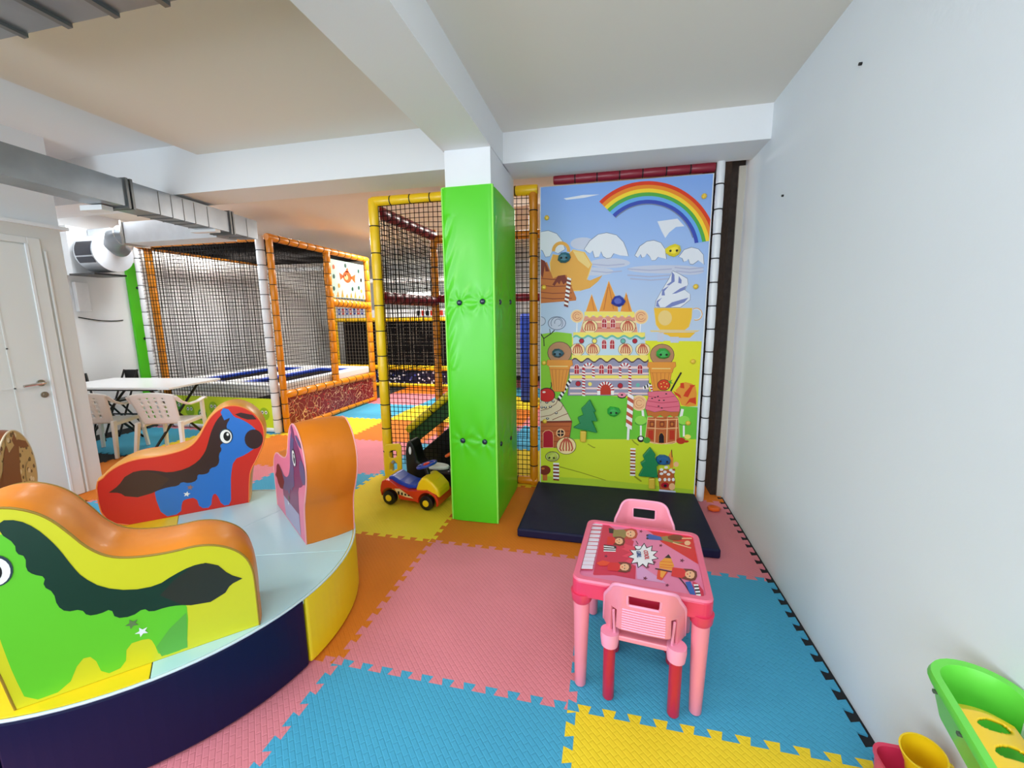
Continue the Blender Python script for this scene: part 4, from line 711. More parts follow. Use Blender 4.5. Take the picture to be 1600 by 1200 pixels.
('lime',7,[307,637,306,626,300,616,290,608,278,602,265,599,251,600,238,605,228,613,221,622,219,633,221,645,227,655,236,663,248,669,262,671,276,670,288,666,298,658,305,648]),
('white',4,[575,608,579,519,593,520,588,608]),
('lime_dark',5,[624,631,623,624,617,618,607,613,595,610,581,608,568,608,555,611,545,615,539,620,536,626,538,633,544,639,554,644,566,647,579,649,593,649,605,646,615,642,622,637]),
('lime',6,[622,652,620,641,615,631,606,622,594,617,581,615,568,616,556,620,546,627,539,637,537,648,538,659,544,669,553,677,565,683,578,685,591,684,603,679,612,672,619,662]),
('white',34,[157,855,156,825,202,797,203,826]),
('red_brown',35,[156,825,156,795,201,767,202,797]),
('white',36,[156,795,155,765,200,737,201,767]),
('red_brown',37,[155,765,154,735,200,707,200,737]),
('white',38,[154,735,153,705,199,677,200,707]),
('red_brown',39,[153,705,152,675,198,647,199,677]),
('white',40,[152,675,151,645,197,616,198,647]),
('red_brown',41,[151,645,151,614,197,586,197,616]),
('white',42,[151,614,150,584,196,556,197,586]),
('white',43,[162,581,161,472,179,472,180,581]),
('cream',8,[312,665,538,675,562,483,515,460,461,451,369,450,298,469]),
('ginger',9,[315,661,536,671,558,485,511,463,460,455,372,453,302,470]),
('peach',10,[369,655,370,460,377,460,376,655]),
('peach',10,[457,658,459,465,466,465,464,658]),
('peach',10,[523,661,525,469,532,469,529,661]),
('peach',11,[311,644,425,641,537,654,536,660,425,648,312,650]),
('peach',11,[314,573,428,571,540,584,539,591,428,577,314,579]),
('peach',11,[304,467,425,447,554,481,553,488,425,454,306,474]),
('choc',12,[330,629,365,631,367,588,331,586]),
('choc_light',13,[337,620,358,621,359,595,338,594]),
('choc',12,[404,632,439,634,440,592,406,590]),
('choc_light',13,[411,623,432,624,433,599,412,598]),
('choc',10,[477,636,512,637,514,595,479,594]),
('choc_light',11,[485,627,505,628,506,603,486,602]),
('brick_red',12,[322,557,359,559,362,483,325,481]),
('brick_red',10,[479,565,515,567,519,492,482,490]),
('cone',12,[404,455,400,516,411,542,429,543,444,518,445,458]),
('dark',13,[405,459,403,514,412,538,428,539,441,516,444,461]),
('line',12,[295,727,552,737,538,680,504,669,478,687,443,660,403,684,370,658,334,676,312,671]),
('choc_light',13,[298,727,549,736,535,680,502,670,475,687,442,662,406,684,372,659,337,677,315,671]),
('line',21,[304,864,362,873,476,876,504,847,536,801,547,764,546,717,484,711,431,720,360,704,290,725,299,783,311,821]),
('icing',22,[306,862,364,870,475,874,502,845,534,800,545,764,544,718,482,713,430,723,362,706,293,726,302,783,313,821]),
('icing_dark',23,[313,828,409,817,503,834,502,838,409,821,313,832]),
('icing_dark',23,[310,790,411,777,530,793,529,798,411,782,310,795]),
('icing_dark',23,[303,753,412,738,540,757,540,761,412,743,303,757]),
('dark',24,[348,814,346,811,340,809,334,811,332,814,334,817,340,819,345,818]),
('dark',24,[369,822,367,819,361,818,356,819,353,822,356,825,361,827,367,826]),
('dark',24,[400,800,398,797,393,795,387,797,385,800,387,803,392,805,398,804]),
('dark',24,[435,802,432,798,427,797,422,798,419,801,421,804,427,806,432,805]),
('dark',24,[398,754,396,750,390,749,385,750,382,753,384,757,390,758,395,757]),
('dark',24,[422,741,420,737,414,736,409,737,406,740,408,744,414,745,419,744]),
('dark',24,[390,831,388,827,383,826,377,827,375,830,377,833,382,835,388,834]),
('dark',23,[449,853,447,849,442,848,436,849,434,852,436,856,442,857,447,856]),
('dark',21,[469,922,468,908,461,896,451,886,438,879,424,877,409,878,395,884,384,894,377,906,374,919,375,933,382,945,392,955,405,962,420,964,434,963,448,957,459,947,466,935]),
('flame',22,[464,922,463,909,457,898,448,889,436,883,423,880,410,882,398,887,388,896,381,907,379,920,380,932,386,943,395,952,407,958,420,961,433,959,445,954,455,945,462,934]),
('custard',23,[404,929,403,926,400,925,397,926,396,929,397,932,400,934,403,933]),
('custard',23,[425,939,424,936,421,934,418,936,417,939,418,942,421,943,424,942]),
('custard',23,[447,930,446,927,443,926,440,927,438,930,439,933,442,935,445,934]),
('custard',23,[409,907,408,903,405,902,402,903,401,906,402,910,405,911,408,910]),
('custard',23,[435,907,434,904,431,903,428,904,426,907,428,910,431,912,434,910]),
('custard',23,[452,899,451,895,448,894,445,895,444,898,445,902,448,903,451,902]),
('lime_dark',23,[450,949,483,963,470,945,489,934,464,934]),
('dark',6,[296,484,295,476,291,468,285,462,278,458,270,456,262,457,254,460,248,466,244,473,242,481,243,490,247,497,252,504,260,508,268,510,276,509,284,505,290,500,294,492]),
('white',7,[285,488,284,484,282,480,279,476,274,474,269,473,264,474,260,475,256,478,254,482,253,487,253,491,255,495,259,499,263,501,268,502,273,501,278,500,281,497,284,493]),
('lime_dark',13,[340,477,339,469,336,462,330,456,323,452,315,451,306,451,299,455,293,460,289,466,287,474,288,482,292,489,297,495,305,499,313,501,321,500,328,497,335,491,339,485]),
('brick_red',12,[599,487,598,479,593,471,586,465,578,461,568,459,557,460,548,463,541,468,536,475,534,483,535,492,539,499,546,505,555,510,565,512,575,511,584,508,592,502,597,495]),
('custard',13,[637,522,636,516,633,511,628,506,621,503,614,502,607,503,600,505,594,509,591,514,589,519,590,525,593,531,598,535,605,538,612,539,620,539,626,537,632,533,635,528]),
('brick_red',13,[624,484,623,481,620,478,616,476,611,474,605,473,600,473,594,474,590,476,587,479,586,482,587,485,589,487,594,490,599,491,604,492,610,492,615,491,620,489,623,487]),
('ground_shade',8,[199,471,218,447,251,426,255,435,224,455,205,477]),
('white',5,[192,404,192,390,232,390,231,404]),
('choc_light',6,[192,390,192,377,232,377,232,390]),
('white',7,[192,377,192,364,232,364,232,377]),
('choc',8,[192,364,193,350,233,350,232,364]),
('white',9,[193,350,193,337,233,337,233,350]),
('choc_light',10,[193,337,193,323,233,324,233,337]),
('white',11,[193,323,194,310,233,310,233,324]),
('choc',12,[194,310,194,297,234,297,233,310]),
('white',13,[194,297,194,283,234,283,234,297]),
('choc_light',14,[194,283,194,270,234,270,234,283]),
('white',15,[194,270,195,256,235,256,234,270]),
('choc',16,[195,256,195,242,235,243,235,256]),
('white',17,[195,242,195,229,235,229,235,243]),
('choc_light',18,[195,229,196,215,236,216,235,229]),
('white',19,[196,215,196,202,236,202,236,216]),
('choc',20,[196,202,196,188,236,189,236,202]),
('white',21,[196,188,196,174,237,175,236,189]),
('ground_shade',22,[227,167,283,126,289,137,233,177]),
('line',6,[410,237,536,256,531,196,542,156,536,76,429,71,418,136,407,187]),
('ginger',7,[412,235,534,254,528,195,539,157,534,78,431,74,421,137,410,186]),
('white',8,[448,242,446,235,439,231,430,230,423,234,420,240,422,247,429,252,438,253,445,249]),
('white',8,[482,264,480,257,473,253,464,252,457,256,454,262,457,269,463,274,472,275,479,271]),
('white',8,[518,243,516,236,509,231,501,230,493,234,490,241,493,248,500,252,508,253,515,249]),
('white',9,[475,225,473,218,466,213,457,212,450,216,447,223,450,230,456,235,465,235,472,232]),
('white',10,[502,208,500,200,493,196,485,195,477,199,474,205,477,212,484,217,492,218,499,214]),
('white',10,[450,208,447,201,440,197,432,196,424,200,421,206,424,213,431,218,439,219,447,215]),
('white',9,[536,230,534,223,527,218,519,217,512,221,509,227,511,234,518,239,526,240,533,236]),
('white',8,[436,158,434,149,428,144,421,143,415,148,413,156,415,165,420,171,427,172,433,167]),
('white',8,[476,161,474,153,468,147,461,146,455,151,453,160,454,168,460,174,467,175,473,170]),
('white',8,[506,164,504,155,499,149,492,149,486,154,483,162,485,171,491,177,498,177,504,172]),
('white',8,[537,166,535,158,530,152,523,151,517,156,514,165,516,173,521,179,528,180,534,175]),
('crimson',8,[496,116,495,109,491,102,485,96,476,92,467,90,458,90,449,93,442,98,438,104,436,111,437,118,441,125,448,131,456,135,465,137,474,137,483,134,490,129,494,123]),
('dark',9,[480,111,480,107,478,104,476,101,472,99,469,98,465,98,461,100,458,102,457,105,456,109,456,112,458,116,460,119,464,121,468,122,471,121,475,120,478,117,480,114]),
('peach',8,[542,108,542,99,539,90,534,84,528,79,521,77,514,78,507,81,502,87,498,95,497,104,497,113,500,122,505,129,511,133,518,135,525,135,532,131,537,125,541,117]),
('cone',9,[478,346,501,410,517,339,521,262,495,260]),
('dark',10,[500,410,506,348,511,349,505,410]),
('peach',5,[560,294,560,288,557,281,553,276,548,273,542,272,536,272,531,275,526,279,523,285,522,291,523,298,525,304,529,309,534,312,540,314,546,313,552,311,556,306,559,301]),
('haze',8,[423,60,548,56,548,72,424,76])]
TABLE_ART=[('t_crimson',1,[-173,215,-147,218,-29,103,-46,-70,-17,-87,-17,-176,-96,-173,-167,-194,-173,-190]),
('t_hot',2,[-51,65,-82,79,-65,38,-80,26,-41,8,-73,-30,-43,-42,-67,-76,-24,-70,-9,55]),
('t_red',1,[23,219,221,219,221,-4,87,129,42,206]),
('t_lilac',3,[-17,-74,4,-81,45,-119,93,-169,-2,-172,-10,-174]),
('t_crimson',1,[-221,219,-175,219,-174,197,-221,189]),
('t_key',2,[-221,219,-176,219,-176,206,-221,196]),
('t_crimson',2,[-221,187,-175,195,-174,158,-221,149]),
('t_key',3,[-221,184,-177,192,-177,166,-221,156]),
('t_crimson',4,[-221,148,-176,157,-174,119,-221,110]),
('t_key',5,[-221,145,-177,154,-177,127,-221,117]),
('t_crimson',6,[-221,111,-176,119,-175,83,-221,74]),
('t_key',7,[-221,108,-177,117,-177,90,-221,80]),
('t_crimson',8,[-221,75,-176,84,-175,47,-221,38]),
('t_key',9,[-221,73,-178,81,-177,54,-221,44]),
('t_crimson',10,[-221,40,-176,49,-175,13,-221,4]),
('t_key',11,[-221,38,-178,46,-177,20,-221,10]),
('t_crimson',12,[-221,7,-177,16,-175,-20,-221,-30]),
('t_key',13,[-221,5,-178,13,-177,-13,-221,-23]),
('t_crimson',14,[-221,-25,-177,-16,-175,-52,-221,-62]),
('t_key',15,[-221,-28,-178,-19,-178,-45,-221,-56]),
('t_crimson',16,[-221,-57,-177,-48,-176,-83,-221,-93]),
('t_key',17,[-221,-59,-178,-50,-178,-77,-221,-87]),
('t_crimson',18,[-221,-87,-177,-78,-176,-113,-221,-122]),
('t_key',19,[-221,-89,-179,-80,-178,-107,-221,-117]),
('t_crimson',20,[-221,-116,-178,-107,-176,-142,-221,-151]),
('t_key',21,[-221,-118,-179,-109,-178,-136,-221,-146]),
('t_crimson',22,[-221,-145,-178,-135,-176,-170,-221,-180]),
('t_key',23,[-221,-147,-179,-138,-178,-164,-221,-174]),
('dark',4,[71,-7,48,-25,54,-59,32,-57,25,-94,9,-72,-9,-101,-14,-66,-37,-78,-28,-41,-51,-32,-31,-4,-46,25,-21,34,-22,76,0,61,14,102,25,66,49,90,45,47,70,49,53,13]),
('white',5,[66,-7,43,-23,51,-54,29,-50,24,-85,9,-63,-7,-92,-10,-58,-33,-72,-24,-37,-46,-30,-26,-4,-41,23,-17,29,-19,68,2,52,14,91,23,56,45,81,41,40,65,44,48,11]),
('dark',6,[5,70,5,66,5,62,4,57,3,54,2,50,1,46,-1,43,-2,40,-4,38,-6,36,-8,35,-10,34,-12,34,-14,34,-16,35,-18,36,-20,38,-21,40,-23,42,-24,45,-25,49,-26,53,-26,56,-26,61,-23,61,-23,58,-23,55,-22,52,-21,49,-20,47,-19,45,-18,43,-17,41,-15,40,-13,40,-12,40,-10,40,-8,41,-7,42,-5,43,-4,45,-2,47,-1,50,0,53,1,56,1,59,2,62,2,66,2,69]),
('white',7,[2,69,2,66,2,62,1,59,1,56,0,53,-1,50,-2,47,-4,45,-5,43,-7,42,-8,41,-10,40,-12,40,-13,40,-15,40,-17,41,-18,43,-19,45,-20,47,-21,49,-22,52,-23,55,-23,58,-23,61,-11,65,-11,65,-11,65,-11,65,-11,65,-11,65,-11,65,-11,65,-11,65,-11,65,-11,65,-11,65,-11,65,-11,65,-11,65,-11,65,-11,65,-11,65,-11,65,-11,65,-11,65,-11,65,-11,65,-11,65,-11,65]),
('dark',6,[-22,107,-12,79,-10,83,-20,111]),
('t_auburn',2,[-14,173,-21,210,-42,219,-42,219,-70,204,-93,189,-86,114,-66,112,-39,114,-20,134]),
('t_olive',3,[-65,179,-78,197,-125,179,-120,104,-74,113,-63,137]),
('t_skin',4,[-25,169,-29,190,-39,200,-56,193,-65,175,-66,157,-64,141,-53,130,-37,132,-28,148]),
('dark',5,[-43,179,-44,175,-46,173,-48,174,-48,178,-48,182,-46,184,-44,183]),
('dark',5,[-42,150,-43,146,-45,144,-47,145,-47,148,-47,152,-45,154,-43,153]),
('t_red',5,[-54,161,-54,157,-56,154,-58,156,-59,160,-59,164,-57,166,-55,165]),
('dark',4,[-145,191,-122,189,-121,146,-139,145]),
('t_brown',4,[-66,87,-71,117,-88,127,-111,119,-122,111,-119,52,-109,46,-87,44,-71,57]),
('t_red',5,[-107,99,-118,115,-143,109,-141,49,-116,49,-107,66]),
('t_skin',6,[-75,86,-78,103,-86,112,-99,109,-107,96,-109,82,-107,69,-98,59,-85,59,-77,70]),
('dark',7,[-89,97,-90,93,-91,92,-93,93,-94,95,-93,99,-92,100,-90,100]),
('dark',7,[-89,73,-90,70,-91,69,-93,69,-93,72,-93,75,-92,77,-90,76]),
('t_red',7,[-98,84,-99,81,-100,79,-102,80,-103,83,-102,86,-101,88,-99,87]),
('dark',2,[-154,38,-104,42,-103,33,-153,29]),
('white',3,[-153,29,-103,33,-103,25,-152,19]),
('dark',4,[-152,19,-103,25,-102,17,-151,9]),
('white',5,[-151,9,-102,17,-101,9,-150,0]),
('dark',6,[-150,0,-101,9,-101,1,-150,-10]),
('white',7,[-150,-10,-101,1,-100,-7,-149,-19]),
('dark',5,[-111,39,-101,38,-98,20,-108,21]),
('t_brown',6,[-33,-104,-38,-77,-55,-70,-79,-79,-98,-89,-94,-144,-77,-146,-54,-146,-38,-132]),
('t_red',7,[-75,-97,-86,-84,-125,-95,-122,-149,-84,-145,-75,-128]),
('t_skin',8,[-42,-106,-45,-91,-54,-84,-67,-88,-75,-100,-77,-113,-75,-125,-66,-134,-53,-132,-45,-122]),
('dark',9,[-57,-98,-58,-101,-59,-103,-61,-102,-61,-99,-61,-96,-59,-95,-58,-95]),
('dark',9,[-57,-119,-57,-122,-59,-124,-60,-123,-61,-121,-61,-118,-59,-116,-57,-117]),
('t_red',9,[-66,-111,-66,-114,-68,-116,-70,-115,-71,-112,-70,-109,-68,-107,-67,-108]),
('t_flame',8,[-169,-113,-146,-86,-117,-91,-128,-121,-153,-128]),
('t_blue',2,[24,180,38,188,92,175,91,146,37,138,24,138]),
('dark',3,[33,174,31,168,28,164,24,165,22,171,24,177,28,181,32,179]),
('dark',3,[33,145,31,139,27,135,24,137,22,142,24,148,27,152,31,150]),
('t_olive',3,[85,173,113,193,137,152,183,157,147,131,91,146]),
('t_brown',4,[180,197,178,188,173,179,165,171,156,165,145,160,135,159,126,160,119,163,115,169,114,177,116,186,121,195,129,203,138,210,149,214,159,216,168,215,175,211,179,204]),
('t_skin',4,[207,156,205,150,203,143,200,138,196,134,192,132,188,132,185,134,182,137,181,142,181,149,182,155,184,162,188,167,191,171,196,174,200,174,203,172,205,168,207,163]),
('t_skin',5,[132,134,154,125,204,109,206,118,156,134,134,143]),
('t_skin',5,[173,181,216,193,217,205,174,192]),
('t_orange',4,[73,-35,93,2,119,9,128,-44,117,-79,72,-77]),
('dark',5,[94,6,111,37,120,8]),
('t_flame',6,[66,-88,103,-93,77,-157,60,-151]),
('t_orange',7,[75,-92,96,-95,81,-141,73,-135]),
('t_flame',5,[75,-29,124,-22,124,-19,75,-26]),
('t_flame',5,[74,-52,122,-46,123,-42,74,-49]),
('t_flame',5,[73,-69,121,-62,122,-59,74,-65]),
('dark',8,[55,-89,79,-91,122,-93,142,-128,156,-158,174,-219,177,-219,178,-218,159,-153,146,-123,124,-86,80,-83,56,-81]),
('t_brown',9,[207,-91,208,-61,194,-49,169,-53,149,-59,141,-118,156,-125,179,-130,197,-120]),
('t_red',10,[169,-73,161,-56,121,-58,113,-118,150,-122,163,-106]),
('t_skin',11,[198,-91,199,-74,192,-64,179,-65,168,-77,164,-90,164,-103,170,-114,183,-116,193,-107]),
('dark',12,[186,-78,185,-81,183,-83,182,-82,182,-80,182,-76,184,-75,186,-75]),
('dark',12,[182,-101,181,-104,179,-106,178,-105,177,-102,178,-99,180,-98,182,-98]),
('t_red',12,[175,-89,174,-93,172,-95,171,-94,170,-91,171,-87,173,-86,175,-86]),
('t_crimson',10,[177,-219,188,-130,206,-141,218,-176,216,-218,198,-219]),
('t_blue',11,[160,-144,179,-133,187,-175,189,-216,171,-216]),
('white',12,[188,-150,189,-160,205,-154,205,-144]),
('dark',13,[189,-160,189,-170,205,-164,205,-154]),
('white',14,[189,-170,189,-180,205,-174,205,-164]),
('dark',15,[189,-180,190,-190,206,-184,205,-174]),
('white',16,[190,-190,190,-200,206,-194,206,-184]),
('dark',17,[190,-200,190,-209,206,-203,206,-194]),
('white',18,[190,-209,191,-219,206,-213,206,-203]),
('t_star',1,[9,205,3,199,2,188,-2,195,-8,190,-5,201,-9,210,-2,209,2,219,2,219,3,208]),
('t_star',2,[91,103,85,97,85,87,81,94,75,89,78,99,75,107,81,106,86,115,86,105]),
('t_star',2,[-128,-48,-133,-53,-133,-62,-137,-56,-143,-60,-140,-51,-144,-45,-138,-45,-135,-37,-134,-46]),
('t_star',2,[172,8,164,2,163,-10,159,-2,152,-7,156,4,153,12,160,11,165,22,165,10]),
('t_star',4,[28,-157,22,-163,21,-172,17,-166,10,-171,14,-161,10,-154,17,-155,21,-146,22,-155]),
('t_star',6,[37,-79,31,-84,31,-93,27,-87,22,-91,25,-83,22,-76,27,-77,31,-69,31,-78]),
('t_star',9,[104,-179,98,-183,98,-190,95,-186,89,-189,92,-182,90,-176,95,-177,99,-170,99,-177]),
('t_star',6,[62,-38,56,-43,56,-52,52,-46,46,-50,50,-41,47,-35,52,-35,56,-27,56,-36])]

# ---------------------------------------------------------------- padded pipes and nets
def pad_pipe(name, p0, p1, r, m, parent, seg=.16, n=12):
    p0 = Vector(p0); p1 = Vector(p1); L = (p1-p0).length; k = max(1, int(round(L/seg))); d = (p1-p0)/L
    b = MB(); pts = []; rad = []
    for i in range(k):
        a = L*i/k; c = L*(i+1)/k
        for t, rr in ((0, .88), (.07, .99), (.5, 1.03), (.93, .99), (1, .88)):
            if i and t == 0: continue
            pts.append(p0+d*(a+(c-a)*t)); rad.append(r*rr)
    b.tube(pts, rad, n)
    for i in range(1, k):
        q = p0+d*(L*i/k); b.tube([q-d*.004, q+d*.004], r*1.0, n, 1)
    return b.build(name, [m, TIE], parent, smooth=True)
def net(name, o, u, v, W_, H_, sp, th, parent, wob=.004, seed=0, m=None):
    o = Vector(o); u = Vector(u).normalized(); v = Vector(v).normalized(); nn = u.cross(v); b = MB()
    def P(a, c):
        q = Vector((a*3.1+seed, c*2.7, seed*1.7)); w = noise.noise(q)*wob*2; w2 = noise.noise(q+Vector((9, 4, 2)))*wob*2; return o+u*(a+w)+v*(c+w2)+nn*w*1.5
    nu = int(W_/sp); nv = int(H_/sp); K = 6
    def strip(pts, side):
        vs = []; fs = []
        for p in pts: vs += [p-side*th/2-nn*th/2, p+side*th/2-nn*th/2, p+side*th/2+nn*th/2, p-side*th/2+nn*th/2]
        for i in range(len(pts)-1):
            for k in range(4): fs.append((i*4+k, i*4+(k+1) % 4, (i+1)*4+(k+1) % 4, (i+1)*4+k))
        b.add(vs, fs)
    for i in range(nu+1): strip([P(W_*i/nu, H_*j/K) for j in range(K+1)], u)
    for j in range(nv+1): strip([P(W_*i/K, H_*j/nv) for i in range(K+1)], v)
    return b.build(name, m or NET, parent, normals=False)

# ---------------------------------------------------------------- pillar padding
pp = thing('pillar_padding', 'bright green buttoned vinyl padding wrapped round the white pillar', 'padding', (-.9, 2.7, 0))
BT = [(.10, 1.545), (.26, 1.55), (.095, .597), (.255, .597)]
def pad_panel(name, w, h, fn, bts, seed):
    nx, nz = 44, 220; vs = []; fs = []
    for j in range(nz+1):
        for i in range(nx+1):
            u = w*i/nx; z = h*j/nz
            e = min(u, w-u); d = .014*(1-math.exp(-e/.018))
            d += .0025*noise.noise(Vector((u*6, z*2.0, seed)))
            for bx, bz in bts:
                dx, dz = u-bx, z-bz; r = math.hypot(dx, dz); a = math.atan2(dz, dx)
                d -= .011*math.exp(-(r/.022)**2)
                d += .0042*math.cos(a*7+seed+1.5*noise.noise(Vector((a, seed, 1))))*math.exp(-r/.13)*(1-math.exp(-(r/.03)**2))
            d += .004*math.sin((z*1.0-u*2.2)*38+seed)*math.exp(-((u-.02)/.05)**2)*(1 if 1.1 < z < 2.1 else .15)
            vs.append(fn(u, d, z))
    for j in range(nz):
        for i in range(nx): a = j*(nx+1)+i; fs.append((a, a+1, a+nx+2, a+nx+1))
    return MB().add(vs, fs).build(name, GREEN, pp, smooth=True)
H = 2.27
pad_panel('pad_panel', .345, H, lambda u, d, z: (-.172+u, -.004-d, z), BT, 1.)
pad_panel('pad_panel', .68, H, lambda u, d, z: (.152+d, .01+u, z), [(.15, 1.55), (.46, 1.56), (.12, .545), (.42, .5)], 2.)
pad_panel('pad_panel', .68, H, lambda u, d, z: (-.160-d, .01+u, z), [(.16, 1.55), (.46, 1.56), (.16, .6), (.46, .6)], 3.)
MB().tube([(.166, -.01, 0), (.166, -.01, H)], .007, 8).tube([(-.172, -.008, 0), (-.172, -.008, H)], .006, 8).box((-.17, -.01, H-.006), (.165, .015, H+.004)).build('edge_piping', mat('light_green_piping', (150, 240, 90), .3), pp, smooth=True)
for bx, bz in BT: MB().ball((-.172+bx, -.016, bz), .019, sc=(1, .6, 1), n=16).build('button', mat('button_navy', (14, 40, 62), .15, coat=.5), pp, smooth=True)
for bx, bz in [(.15, 1.55), (.46, 1.56), (.12, .545), (.42, .5)]: MB().ball((.162, .01+bx, bz), .019, sc=(.6, 1, 1), n=16).build('button', MATS['button_navy'], pp, smooth=True)

# ---------------------------------------------------------------- carousel
CX, CY, CR, CH = -2.02, 1.437, .83, .31
car = thing('soft_carousel', 'round soft play carousel with pale blue top and navy and yellow rim', 'play equipment', (CX, CY, 0))
def sector(a0, a1, r0, r1, z0, z1, m, name):
    n = max(3, int((a1-a0)/3)); P = [(r1*math.cos(math.radians(a0+(a1-a0)*i/n)), r1*math.sin(math.radians(a0+(a1-a0)*i/n))) for i in range(n+1)]
    Q = [(r0*math.cos(math.radians(a0+(a1-a0)*i/n)), r0*math.sin(math.radians(a0+(a1-a0)*i/n))) for i in range(n+1)]
    b = MB(); b.prism(P+Q[::-1], lambda x, y, z: (x, y, z), z0, z1); return b.build(name, m, car, bevel=.012, seg=3)
MB().lathe([(CR-.09, .0), (CR-.09, CH-.02)], 64).build('deck_core', NAVY, car)
for a0, a1, m in ((-7, 52, YV), (52, 112, NAVY), (112, 172, YV), (172, 232, NAVY), (232, 292, NAVY), (292, 353, NAVY)):
    sector(a0+.25, a1-.25, CR-.12, CR, 0.004, CH, m, 'rim_pad')
for a0, a1, m in ((-42, 18, SKY), (18, 78, SKY), (78, 138, SKY), (138, 198, YV), (198, 258, SKY), (258, 318, YV)):
    sector(a0+.1, a1-.1, .04, CR-.012, CH-.03, CH+.004, m, 'deck_pad')
MB().lathe([(.11, CH), (.11, CH+.012), (.10, CH+.016)], 32).build('hub', SKY, car, smooth=True)
pts = [(CR*math.cos(2*PI*i/96)*.997, CR*math.sin(2*PI*i/96)*.997, CH+.002) for i in range(97)]
MB().tube(pts, .005, 6).build('piping', mat('pale_piping', (206, 226, 232), .5), car, smooth=True)
# horses
def smooth_prof(P, it=2):
    for _ in range(it):
        Q = [P[0]]
        for a, b in zip(P[:-1], P[1:]):
            Q += [(a[0]*.75+b[0]*.25, a[1]*.75+b[1]*.25), (a[0]*.25+b[0]*.75, a[1]*.25+b[1]*.75)]
        P = Q+[P[-1]]
    return P
PROF = smooth_prof([(-.335, .31), (-.336, .45), (-.335, .545), (-.31, .61), (-.255, .658), (-.19, .682), (-.11, .680), (-.03, .690), (.035, .712), (.08, .76), (.112, .82), (.145, .875), (.185, .912), (.235, .935), (.29, .932), (.35, .895), (.395, .835), (.414, .76), (.402, .675), (.352, .575), (.318, .52), (.304, .45), (.292, .34), (.288, .31)], 2)
BODY = [(-.125, .50), (-.137, .46), (-.118, .318), (-.045, .318), (-.035, .385), (-.022, .402), (.03, .402), (.04, .33), (.095, .322), (.108, .40), (.13, .405), (.15, .32), (.195, .318), (.205, .42), (.212, .5), (.235, .60), (.30, .62), (.36, .66), (.385, .71), (.37, .77), (.34, .81), (.30, .845), (.262, .865), (.235, .915), (.215, .905), (.212, .86), (.18, .85), (.12, .70), (.06, .60), (-.05, .55)]
MANE = [(-.30, .515), (-.262, .545), (-.235, .59), (-.20, .612), (-.16, .614), (-.11, .598), (-.068, .577), (0, .585), (.062, .62), (.10, .67), (.117, .713), (.135, .77), (.15, .807), (.175, .855), (.205, .888), (.24, .897), (.245, .86), (.22, .82), (.222, .79), (.205, .775), (.21, .735), (.198, .715), (.175, .70), (.184, .672), (.165, .645), (.164, .60), (.148, .572), (.115, .568), (.105, .54), (.077, .535), (.05, .542), (.045, .505), (.006, .495), (-.025, .512), (-.04, .49), (-.08, .492), (-.115, .485), (-.145, .472), (-.2, .462), (-.245, .48), (-.262, .505)]
def star(cx, cy, r): return [(cx+(r if i % 2 == 0 else r*.42)*math.sin(PI*i/5+.3), cy+(r if i % 2 == 0 else r*.42)*math.cos(PI*i/5+.3)) for i in range(10)]
